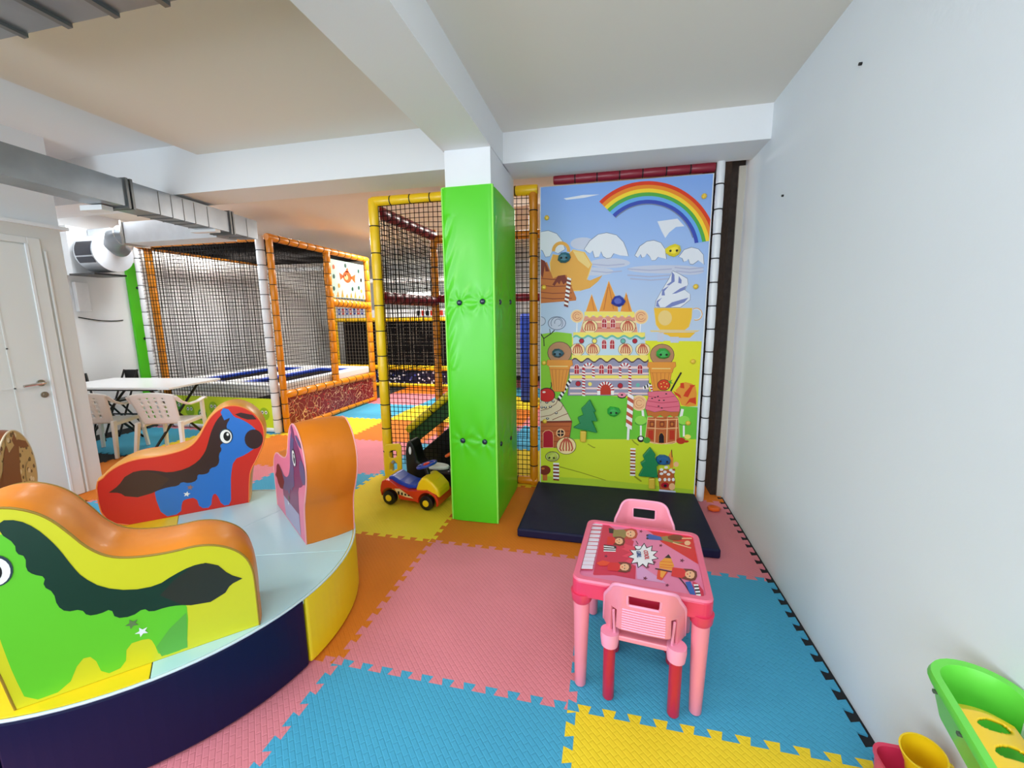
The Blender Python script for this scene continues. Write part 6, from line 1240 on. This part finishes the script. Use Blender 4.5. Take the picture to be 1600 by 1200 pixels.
# ---------------------------------------------------------------- white table and chairs
wt = thing('folding_table', 'white rectangular table with black folding legs beyond the door wall', 'table', (-5.33, 3.74, 0), math.radians(8))
MB().box((-.72, -.36, .715), (.72, .36, .74)).build('table_top', mat('white_laminate', (238, 240, 242), .3, coat=.2), wt, bevel=.006)
for x in (-.45, .45):
    MB().tube([(x-.1, -.28, 0), (x+.05, .28, .71)], .014, 8).build('leg', BLACK, wt, smooth=True)
    MB().tube([(x+.1, .28, 0), (x-.05, -.28, .71)], .014, 8).build('leg', BLACK, wt, smooth=True)
MB().tube([(-.45, 0, .36), (.45, 0, .36)], .01, 8).box((-.5, -.3, .69), (.5, -.27, .715)).box((-.5, .27, .69), (.5, .3, .715)).build('crossbar', BLACK, wt)
def mono_chair(label, x, y, rz, sc):
    t = thing('plastic_chair', label, 'chair', (x, y, 0), rz, 'white plastic armchairs'); t.scale = (sc, sc, sc)
    # faces +x ; seat
    b = MB(); nx = 8
    vs = []; fs = []
    for i in range(9):
        for j in range(9):
            u = -.21+.44*i/8; v = -.22+.44*j/8; vs.append((u, v*(1-.12*(i < 2)), .42-.012*math.sin(PI*j/8)*math.sin(PI*i/8)+(.0 if i < 8 else -.015)))
    for i in range(8):
        for j in range(8): q = i*9+j; fs.append((q, q+1, q+10, q+9))
    b.add(vs, fs); b.build('seat', WPL, t, smooth=True, solid=.012)
    MB().box((.20, -.22, .375), (.225, .22, .42)).box((-.2, -.225, .38), (.22, -.205, .42)).box((-.2, .205, .38), (.22, .225, .42)).build('apron', WPL, t, bevel=.005)
    # back grid with lattice holes
    vs = []; fs = []; NI, NJ = 18, 20
    for i in range(NI+1):
        for j in range(NJ+1):
            s = -1+2*i/NI; h = j/NJ; w = .20+.05*h
            vs.append((-.205-.13*h-.03*(1-s*s)+.01, s*w, .42+.40*h-.035*s*s*h))
    for i in range(NI):
        for j in range(NJ):
            if 2 <= i <= NI-3 and 3 <= j <= NJ-4 and (i % 3 == 1) and (j % 3 != 0): continue
            q = i*(NJ+1)+j; fs.append((q, q+1, q+NJ+2, q+NJ+1))
    MB().add(vs, fs).build('backrest', WPL, t, smooth=True, solid=.012)
    for s in (-1, 1):
        b = MB(); P = [(-.325, s*.245, .78), (-.25, s*.265, .70), (-.12, s*.27, .645), (.06, s*.272, .645), (.20, s*.27, .67), (.235, s*.262, .655)]
        vs = []; fs = []
        for p in P: vs += [(p[0], p[1]-.028, p[2]), (p[0], p[1]+.028, p[2]), (p[0], p[1]+.028, p[2]-.02), (p[0], p[1]-.028, p[2]-.02)]
        for i in range(len(P)-1):
            for k in range(4): fs.append((i*4+k, i*4+(k+1) % 4, i*4+4+(k+1) % 4, i*4+4+k))
        fs += [(0, 1, 2, 3), (20, 21, 22, 23)]
        b.add(vs, fs); b.build('armrest', WPL, t, smooth=False, bevel=.006)
        for x0, x1, zt, wd in ((.235, .25, .655, .05), (-.215, -.30, .45, .06)):
            b = MB(); vs = []
            for z, xx, ww, yo in ((0, x1, .035, .03), (.42, x0, wd, 0), (zt, x0, wd*.9, 0)):
                y0 = s*(.235+yo); vs += [(xx-ww, y0-.012, z), (xx, y0-.012, z), (xx, y0+.022*1, z), (xx-ww, y0+.022, z)]
            fs = []
            for i in range(2):
                for k in range(4): fs.append((i*4+k, i*4+(k+1) % 4, i*4+4+(k+1) % 4, i*4+4+k))
            fs += [(0, 1, 2, 3), (8, 9, 10, 11)]; b.add(vs, fs); b.build('leg', WPL, t, bevel=.005)
    return t
mono_chair('white plastic armchair half hidden behind the edge of the door wall', -5.40, 3.42, math.radians(112), .88)
mono_chair('white plastic armchair with lattice back in front of the folding table, beside the red horse', -4.66, 3.56, math.radians(110), .88)
def black_chair(label, x, y, rz):
    t = thing('folding_chair', label, 'chair', (x, y, 0), rz, 'black folding chairs behind the white table')
    MB().box((-.08, -.15, .43), (.08, .15, .455)).build('seat', BLACK, t, bevel=.01)
    MB().box((-.09, .18, .68), (.09, .2, .81)).build('backrest', BLACK, t, bevel=.01)
    for s in (-1, 1):
        MB().tube([(s*.09, -.2, 0), (s*.09, .19, .81)], .011, 8).build('leg', BLACK, t, smooth=True)
        MB().tube([(s*.08, .22, 0), (s*.08, -.12, .44)], .011, 8).build('leg', BLACK, t, smooth=True)
black_chair('black folding chair behind the left end of the white table', -6.18, 3.70, 1.2)
black_chair('black folding chair behind the white table, close to the green padded pier', -6.15, 4.08, .2)

# ---------------------------------------------------------------- kids table
kt = thing('kids_table', 'pink plastic kids table with printed top and piano key strip', 'table', (.152, 1.684, 0), math.radians(-4.6))
RR = rrect(.495, .49, .035, 6)
b = MB(); b.prism(RR, lambda x, y, z: (x, y, z), .40, .466); b.build('table_frame', PINKD, kt, bevel=.006)
b = MB(); n = len(RR); inn = rrect(.445, .44, .02, 6)
vs = [(x, y, .466) for x, y in RR]+[(x*.985, y*.985, .474) for x, y in RR]+[(x, y, .474) for x, y in inn]+[(x, y, .4665) for x, y in inn]
fs = []
for r in range(3):
    for i in range(n): fs.append((r*n+i, r*n+(i+1) % n, (r+1)*n+(i+1) % n, (r+1)*n+i))
b.add(vs, fs); b.build('rim', mat('rim_pink', (240, 110, 140), .33, coat=.2), kt, smooth=True)
TCM = dict(t_crimson=(214, 40, 74), t_hot=(236, 60, 90), t_red=(224, 34, 34), t_lilac=(226, 160, 206), t_key=(236, 222, 238), white=(246, 242, 246), dark=(34, 18, 28), t_auburn=(196, 70, 40), t_olive=(150, 130, 70), t_brown=(120, 50, 26), t_skin=(246, 186, 140), t_flame=(236, 70, 30), t_blue=(44, 92, 176), t_orange=(244, 160, 50), t_star=(120, 20, 60))
TCM2 = {k: mat('table_print_'+k, v, .35, coat=.3) for k, v in TCM.items()}; tn = list(TCM2)
b = MB(); b.add([(x, y, .4667) for x, y in inn], [tuple(range(n))], 0)
ladd(b, [(c, l, [(x/1000., y/1000.) for x, y in zip(p[0::2], p[1::2])]) for c, l, p in TABLE_ART], lambda x, y, l: (x, y, .4668+l), .00022, {k: i+1 for i, k in enumerate(tn)})
b.build('printed_top', [mat('table_print_base', (236, 128, 168), .35, coat=.3)]+[TCM2[k] for k in tn], kt, normals=False)
def text(name, s, m, size, parent, M, ext=.0004):
    cu = bpy.data.curves.new(name, 'FONT'); cu.body = s; cu.size = size; cu.extrude = ext; cu.align_x = 'CENTER'; cu.align_y = 'CENTER'; cu.offset = size*.02
    t = bpy.data.objects.new(name+'_tmp', cu); COL.objects.link(t); dg = bpy.context.evaluated_depsgraph_get(); me = bpy.data.meshes.new_from_object(t.evaluated_get(dg)); bpy.data.objects.remove(t)
    me.materials.clear(); me.materials.append(m); o = bpy.data.objects.new(name, me); COL.objects.link(o); o.parent = parent; o.matrix_local = M; return o
text('lettering', 'COOL', mat('letter_red', (196, 20, 40), .4), .024, kt, Matrix.Translation((.022, .0, .4718)) @ Matrix.Rotation(-PI/2+.1, 4, 'Z'))
text('lettering', 'GIRL', mat('letter_blue', (30, 70, 130), .4), .024, kt, Matrix.Translation((-.008, -.004, .4718)) @ Matrix.Rotation(-PI/2+.1, 4, 'Z'))
for sx in (-1, 1):
    for sy in (-1, 1):
        M = Matrix.Translation((sx*.212, sy*.212, 0))
        lg = MB().lathe([(.020, 0), (.022, .004), (.031, .36), (.031, .37)], 20, M).build('leg', PINK, kt, smooth=True)
        MB().lathe([(.031, .365), (.038, .375), (.042, .41)], 20, M).build('socket', PINKD, lg, smooth=True)
def kid_chair(label, x, y, rz):
    """faces +y, backrest at -y"""
    t = thing('kids_chair', label, 'chair', (x, y, 0), rz, 'pink plastic kids chairs')
    # backrest shell
    NX, NZ = 28, 26; vs = []; fs = []; H0, H1 = .285, .535
    def pt(i, j):
        s = -1+2*i/NX; h = j/NZ; w = .145-.012*h; hh = H0+(H1-H0)*h
        hh -= (abs(s)**6)*.04*h*h
        fwd = .085*(max(0, abs(s)-.55)/.45)**1.5*(1-.72*h)
        return (s*w*(1-.14*max(0, h-.75)*4*(abs(s)**3)), -.150-.055*h+fwd-.008*math.cos(s*PI/2), hh)
    for i in range(NX+1):
        for j in range(NZ+1): vs.append(pt(i, j))
    for i in range(NX):
        for j in range(NZ):
            s = -1+2*(i+.5)/NX; h = (j+.5)/NZ
            if abs(s) < .42 and .66 < h < .86 and not (abs(s) > .35 and (h < .69 or h > .83)): continue
            if h < .18 and abs(s) < .62: continue
            if h < .52 and .66 < abs(s) < .80: continue
            q = i*(NZ+1)+j; fs.append((q, q+1, q+NZ+2, q+NZ+1))
    MB().add(vs, fs).build('backrest', PINK, t, smooth=True, solid=.009, bevel=.002)
    b = MB()
    for k in range(9):
        h = .22+k*.046; P = []
        for i in range(9):
            s = -.52+1.04*i/8; x_, y_, z_ = pt((s+1)/2*NX, h*NZ); P.append((x_, y_-.0045, z_))
        b.tube(P, .0032, 6)
    b.build('back_ribs', PINKL, t, smooth=True)
    # edge roll
    P = [pt(0, j) for j in range(0, NZ+1, 2)]+[pt(i, NZ) for i in range(1, NX+1)]+[pt(NX, j) for j in range(NZ, -1, -2)]
    MB().tube([(p[0], p[1], p[2]) for p in P], .0065, 8).build('back_rim', PINKL, t, smooth=True)
    P = []
    for s, h in ((-.40, .67), (-.41, .84), (-.36, .86), (.36, .86), (.41, .84), (.40, .67), (.34, .66), (-.34, .66), (-.40, .67)):
        P.append(pt((s+1)/2*NX, h*NZ))
    MB().tube(P, .005, 8).build('handle_rim', PINKL, t, smooth=True)
    vs = rrect(.27, .27, .04, 5)
    b = MB(); b.prism(vs, lambda x, y, z: (x, y+.0, z), .255, .275); b.build('seat', PINK, t, bevel=.006, seg=3)
    for sx in (-1, 1):
        for sy in (-1, 1):
            M = Matrix.Translation((sx*.117, sy*.122-.005, 0))
            lg = MB().lathe([(.019, 0), (.0215, .005), (.0225, .24)], 18, M).build('leg', CRIM, t, smooth=True)
            MB().lathe([(.026, .225), (.031, .228), (.035, .262), (.034, .285)], 20, M).build('socket', PINKL, lg, smooth=True)
        MB().tube([(sx*.10, -.13, .28), (sx*.103, -.165, .40)], .005, 6).build('back_strut', PINKL, t, smooth=True)
    return t
kid_chair('pink kids chair with its ribbed back to the camera, in front of the kids table', .162, 1.565, math.radians(-6))
kid_chair('pink kids chair on the far side of the kids table, only its back showing', .180, 1.855, math.radians(176))

# ---------------------------------------------------------------- ride on toys
ro = thing('ride_on_car', 'red ride-on car with blue seat and yellow bonnet beside the green pillar', 'ride-on toy', (-1.47, 2.92, 0), math.radians(-6))
def arch(cx, r, a0, a1, n=10): return [(cx+r*math.cos(math.radians(a0+(a1-a0)*i/n)), .055+r*math.sin(math.radians(a0+(a1-a0)*i/n))) for i in range(n+1)]
prof = [(-.255, .10), (-.25, .135), (-.235, .18), (-.20, .195), (-.16, .19), (-.10, .155), (.0, .13), (.08, .14), (.16, .15), (.24, .12), (.262, .08), (.255, .035), (.235, .03)]+arch(.165, .078, -10, 190)[0:]+[(.06, .05), (-.06, .05)]+arch(-.165, .078, 0, 180)
prof = [p for p in prof]
b = MB(); b.prism(prof, lambda x, y, h: (x, h, y), -.115, .115); b.build('body', REDP, ro, bevel=.014, seg=3, smooth=False)
st = [(-.20, .19), (-.19, .215), (-.16, .222), (-.10, .19), (-.02, .165), (.06, .165), (.06, .14), (-.02, .13), (-.10, .155)]
b = MB(); b.prism(st, lambda x, y, h: (x, h, y), -.082, .082); b.build('seat', BLUP, ro, bevel=.014, seg=3)
hd = [(.05, .13), (.08, .20), (.115, .245), (.15, .24), (.20, .21), (.255, .155), (.262, .09), (.2, .11)]
b = MB(); b.prism(hd, lambda x, y, h: (x, h, y), -.095, .095); b.build('bonnet', YELP, ro, bevel=.02, seg=3)
MB().tube([(.12, -0, .235), (.105, 0, .285)], .018, 12).build('steering_column', BLACK, ro, smooth=True)
def torus(R, r, M, n=28, k=10):
    b = MB(); vs = []; fs = []
    for i in range(n):
        for j in range(k):
            a = 2*PI*i/n; c = 2*PI*j/k; vs.append(M @ Vector(((R+r*math.cos(c))*math.cos(a), (R+r*math.cos(c))*math.sin(a), r*math.sin(c))))
    for i in range(n):
        for j in range(k): fs.append((i*k+j, i*k+(j+1) % k, ((i+1) % n)*k+(j+1) % k, ((i+1) % n)*k+j))
    return b.add(vs, fs)
Ms = Matrix.Translation((.11, 0, .315)) @ Matrix.Rotation(math.radians(-18), 4, 'Y')
sw = torus(.074, .011, Ms).box((-.06, -.012, -.006), (.06, .012, .006), 0, Ms).build('steering_wheel', BLUP, ro, smooth=True)
MB().lathe([(.026, -.01), (.028, .01), (.02, .016)], 16, Ms).build('horn_button', REDP, sw, smooth=True)
for x in (-.165, .165):
    for s in (-1, 1):
        M = Matrix.Translation((x, s*.112, .058)) @ Matrix.Rotation(s*-PI/2, 4, 'X')
        w = MB().lathe([(.045, -.025), (.056, -.02), (.058, 0), (.056, .018), (.046, .022)], 24, M).build('wheel', BLACK, ro, smooth=True)
        MB().lathe([(.026, .0), (.026, .026), (.014, .031)], 16, M).build('hub_cap', YELP, w, smooth=True)
b = MB(); b.add([(x, -.1305+.001, z) for x, z in [(-.12, .135), (-.07, .14), (.0, .10), (.05, .075), (-.02, .078), (-.09, .095)]], [tuple(range(6))], 0)
for i in range(4): x = -.09+i*.03; b.box((x, -.1312, .09+.0*i), (x+.016, -.1298, .118-.006*i), 1)
b.build('sticker', [mat('sticker_cream', (240, 210, 150), .4), BLACK], ro, loc=(0, .0125, 0))
r2 = thing('ride_on_bike', 'black ride-on toy with tall backrest and white seat behind the red car', 'ride-on toy', (-1.37, 3.22, 0), math.radians(-4))
bk = [(-.30, .0), (-.31, .30), (-.29, .40), (-.25, .42), (-.22, .36), (-.19, .24), (-.10, .17), (.25, .17), (.27, .02)]
b = MB(); b.prism(bk, lambda x, y, h: (x, h, y), -.075, .075); b.build('body', BLACK, r2, bevel=.02, seg=3)
b = MB(); b.prism(ellipse(-.06, 0, .13, .06, 24), lambda x, y, h: (x, y, h), .17, .20); b.build('seat', mat('pearl_white', (226, 226, 220), .35), r2, bevel=.01)
b = MB(); b.prism(ellipse(-.255, .33, .012, .035, 12), lambda x, y, h: (x, h, y), -.078, -.074); b.build('reflector', WVI, r2)
MB().tube([(.14, 0, .17), (.11, 0, .30)], .014, 10).build('steering_column', WPL, r2, smooth=True)
torus(.055, .011, Matrix.Translation((.10, 0, .315)) @ Matrix.Rotation(-.5, 4, 'Y')).build('steering_wheel', ORAP, r2, smooth=True)
for x in (-.2, .2):
    for s in (-1, 1): MB().lathe([(.045, -.02), (.052, 0), (.045, .02)], 20, Matrix.Translation((x, s*.085, .052)) @ Matrix.Rotation(PI/2, 4, 'X')).build('wheel', BLACK, r2, smooth=True)
yt = thing('toy_steering_panel', 'yellow plastic toy back panel with holes leaning at the tower post', 'toy', (-1.84, 3.24, 0), math.radians(20))
NX = 14; vs = []; fs = []
for i in range(NX+1):
    for j in range(NX*2+1):
        x = -.075+.15*i/NX; z = .02+.32*j/(NX*2); w = min(1, .55+1.2*math.sin(PI*min(1, (z)/.36))); vs.append((x*w, .0+.05*(j/(NX*2)), z))
for i in range(NX):
    for j in range(NX*2):
        x = -1+2*(i+.5)/NX; z = (j+.5)/(NX*2)
        if (x/.45)**2+((z-.72)/.12)**2 < 1 or (x/.5)**2+((z-.38)/.12)**2 < 1: continue
        q = i*(NX*2+1)+j; fs.append((q, q+1, q+NX*2+2, q+NX*2+1))
MB().add(vs, fs).build('panel', YELP, yt, smooth=True, solid=.022, bevel=.004)
MB().ball((0, .025, .18), .02, n=12).build('knob', mat('grey_plastic', (150, 150, 150), .4), yt, smooth=True)

# ---------------------------------------------------------------- toys in the near right corner
tr = thing('toy_trolley', 'green plastic toy trolley basket with slotted yellow seat by the right wall', 'toy', (.792, .822, 0), math.radians(-13))
def loop(w, l, r, z, n=8): return [(x, y, z) for x, y in rrect(w, l, r, n)]
b = MB(); rings = [loop(.170, .612, .084, .590), loop(.178, .62, .088, .60), loop(.168, .61, .083, .612), loop(.136, .575, .066, .610), loop(.128, .566, .062, .595), loop(.112, .54, .054, .515), loop(.122, .55, .059, .508), loop(.155, .60, .076, .58)]
n = len(rings[0]); vs = [p for r in rings for p in r]; fs = []
for r in range(len(rings)):
    for i in range(n): fs.append((r*n+i, r*n+(i+1) % n, ((r+1) % len(rings))*n+(i+1) % n, ((r+1) % len(rings))*n+i))
b.add(vs, fs); b.build('basket', GRNP, tr, smooth=True)
NX, NY = 60, 150; vs = []; fs = []
for i in range(NX+1):
    for j in range(NY+1):
        u = i/NX; y = .17-.42*j/NY; vs.append((-.070+.104*u, y+.04*u, .606-.035*u*u-.018*(1-min(1, j/12.))))
for i in range(NX):
    for j in range(NY):
        u = (i+.5)/NX; jj = j/2.5; q6 = (jj-5) % 9; cu = (u-.50)/.33; cv = (q6-3.5+ (u-.5)*2)/2.4
        if 5 <= jj < 41 and cu*cu+cv*cv < 1: continue
        q = i*(NY+1)+j; fs.append((q, q+1, q+NY+2, q+NY+1))
MB().add(vs, fs).build('slotted_seat', YELP, tr, smooth=True, solid=.006)
b = MB(); b.prism(ellipse(-.01, -.22, .034, .045, 24), lambda x, y, h: (x, y, h), .575, .606); b.build('seat_boss', mat('ochre_plastic', (226, 178, 30), .35), tr, bevel=.01, seg=3)
b = MB(); b.prism(rrect(.116, .545, .056, 8), lambda x, y, h: (x, y, h), .512, .517); b.build('basket_floor', GRNP, tr)
b = MB(); f = lambda y, z, l: (.0615-.008*(.60-z)/.08-l, y, z)
b.add([f(y, z, .001) for y, z in [(.20, .604), (-.27, .604), (-.26, .515), (.19, .515)]], [(0, 1, 2, 3)], 0)
b.add([f(y, z, .002) for y, z in [(.20, .604), (-.27, .604), (-.27, .54), (-.2, .545), (-.12, .565), (-.04, .56), (.0, .58), (.08, .582), (.12, .595)]], [tuple(range(9))], 1)
b.add([f(y, z, .003) for y, z in ellipse(-.13, .575, .045, .016, 14)], [tuple(range(14))], 2)
b.add([f(y, z, .004) for y, z in ellipse(-.07, .58, .03, .010, 12)], [tuple(range(12))], 3)
b.build('printed_side', [mat('card_white', (236, 236, 240), .4), mat('card_red', (206, 30, 26), .4), mat('card_orange', (240, 150, 80), .4), mat('card_pink', (240, 190, 180), .4)], tr, normals=False)
for y in (-.02, -.26):
    for sx in (-1, 1): MB().tube([(sx*.05, y, .51), (sx*.07, y-.02, .012)], .016, 10).build('leg', GRNP, tr, smooth=True)
MB().box((-.080, -.28, .36), (-.065, -.06, .58)).build('side_panel', GRNP, tr, bevel=.006)
for y in (.19, .08): MB().box((-.092, y, .588), (-.084, y+.008, .594)).build('clip', mat('grey_clip', (80, 90, 80), .5), tr)
bx = thing('toy_tub', 'deep pink plastic tub on the floor in the near right corner', 'toy tub', (.846, 1.12, 0))
R1 = rrect(.145, .27, .04); b = MB(); n = len(R1)
rg = [[(x*.86, y*.9, 0) for x, y in R1], [(x, y, .20) for x, y in R1], [(x*1.04, y*1.03, .20) for x, y in R1], [(x*1.04, y*1.03, .208) for x, y in R1], [(x*.94, y*.97, .205) for x, y in R1], [(x*.8, y*.86, .02) for x, y in R1]]
vs = [p for r in rg for p in r]; fs = [tuple(range(n)), tuple(range(5*n, 6*n))]
for r in range(5):
    for i in range(n): fs.append((r*n+i, r*n+(i+1) % n, (r+1)*n+(i+1) % n, (r+1)*n+i))
b.add(vs, fs); b.build('tub_body', PINKD, bx, smooth=True)
cp = thing('toy_cup', 'yellow plastic toy cup tipped over the edge of the pink tub', 'toy cup', (.853, 1.175, .205), 0)
M = Matrix.Rotation(.2, 4, 'X') @ Matrix.Rotation(-.15, 4, 'Y')
MB().lathe([(.026, 0), (.030, .004), (.034, .045), (.045, .085), (.049, .10), (.045, .10), (.031, .05), (.024, .01)], 28, M, capt=True).build('cup_body', YELP, cp, smooth=True)
b = torus(.014, .005, M @ Matrix.Translation((.052, 0, .05)) @ Matrix.Rotation(PI/2, 4, 'X'), 18, 8); b.build('handle', YELP, cp, smooth=True)
# small nails in the right wall
for y, z in ((2.061, 2.404), (2.75, 2.10)):
    tag(MB().lathe([(.006, 0), (.006, .01)], 8, Matrix.Rotation(-PI/2, 4, 'Y')).build('wall_nail', BLACK, loc=(RW, y, z)), 'tiny dark nail %s on the white right wall' % ('high up, nearer the ceiling,' if z > 2.2 else 'a little lower, near the beam,'), 'nail')
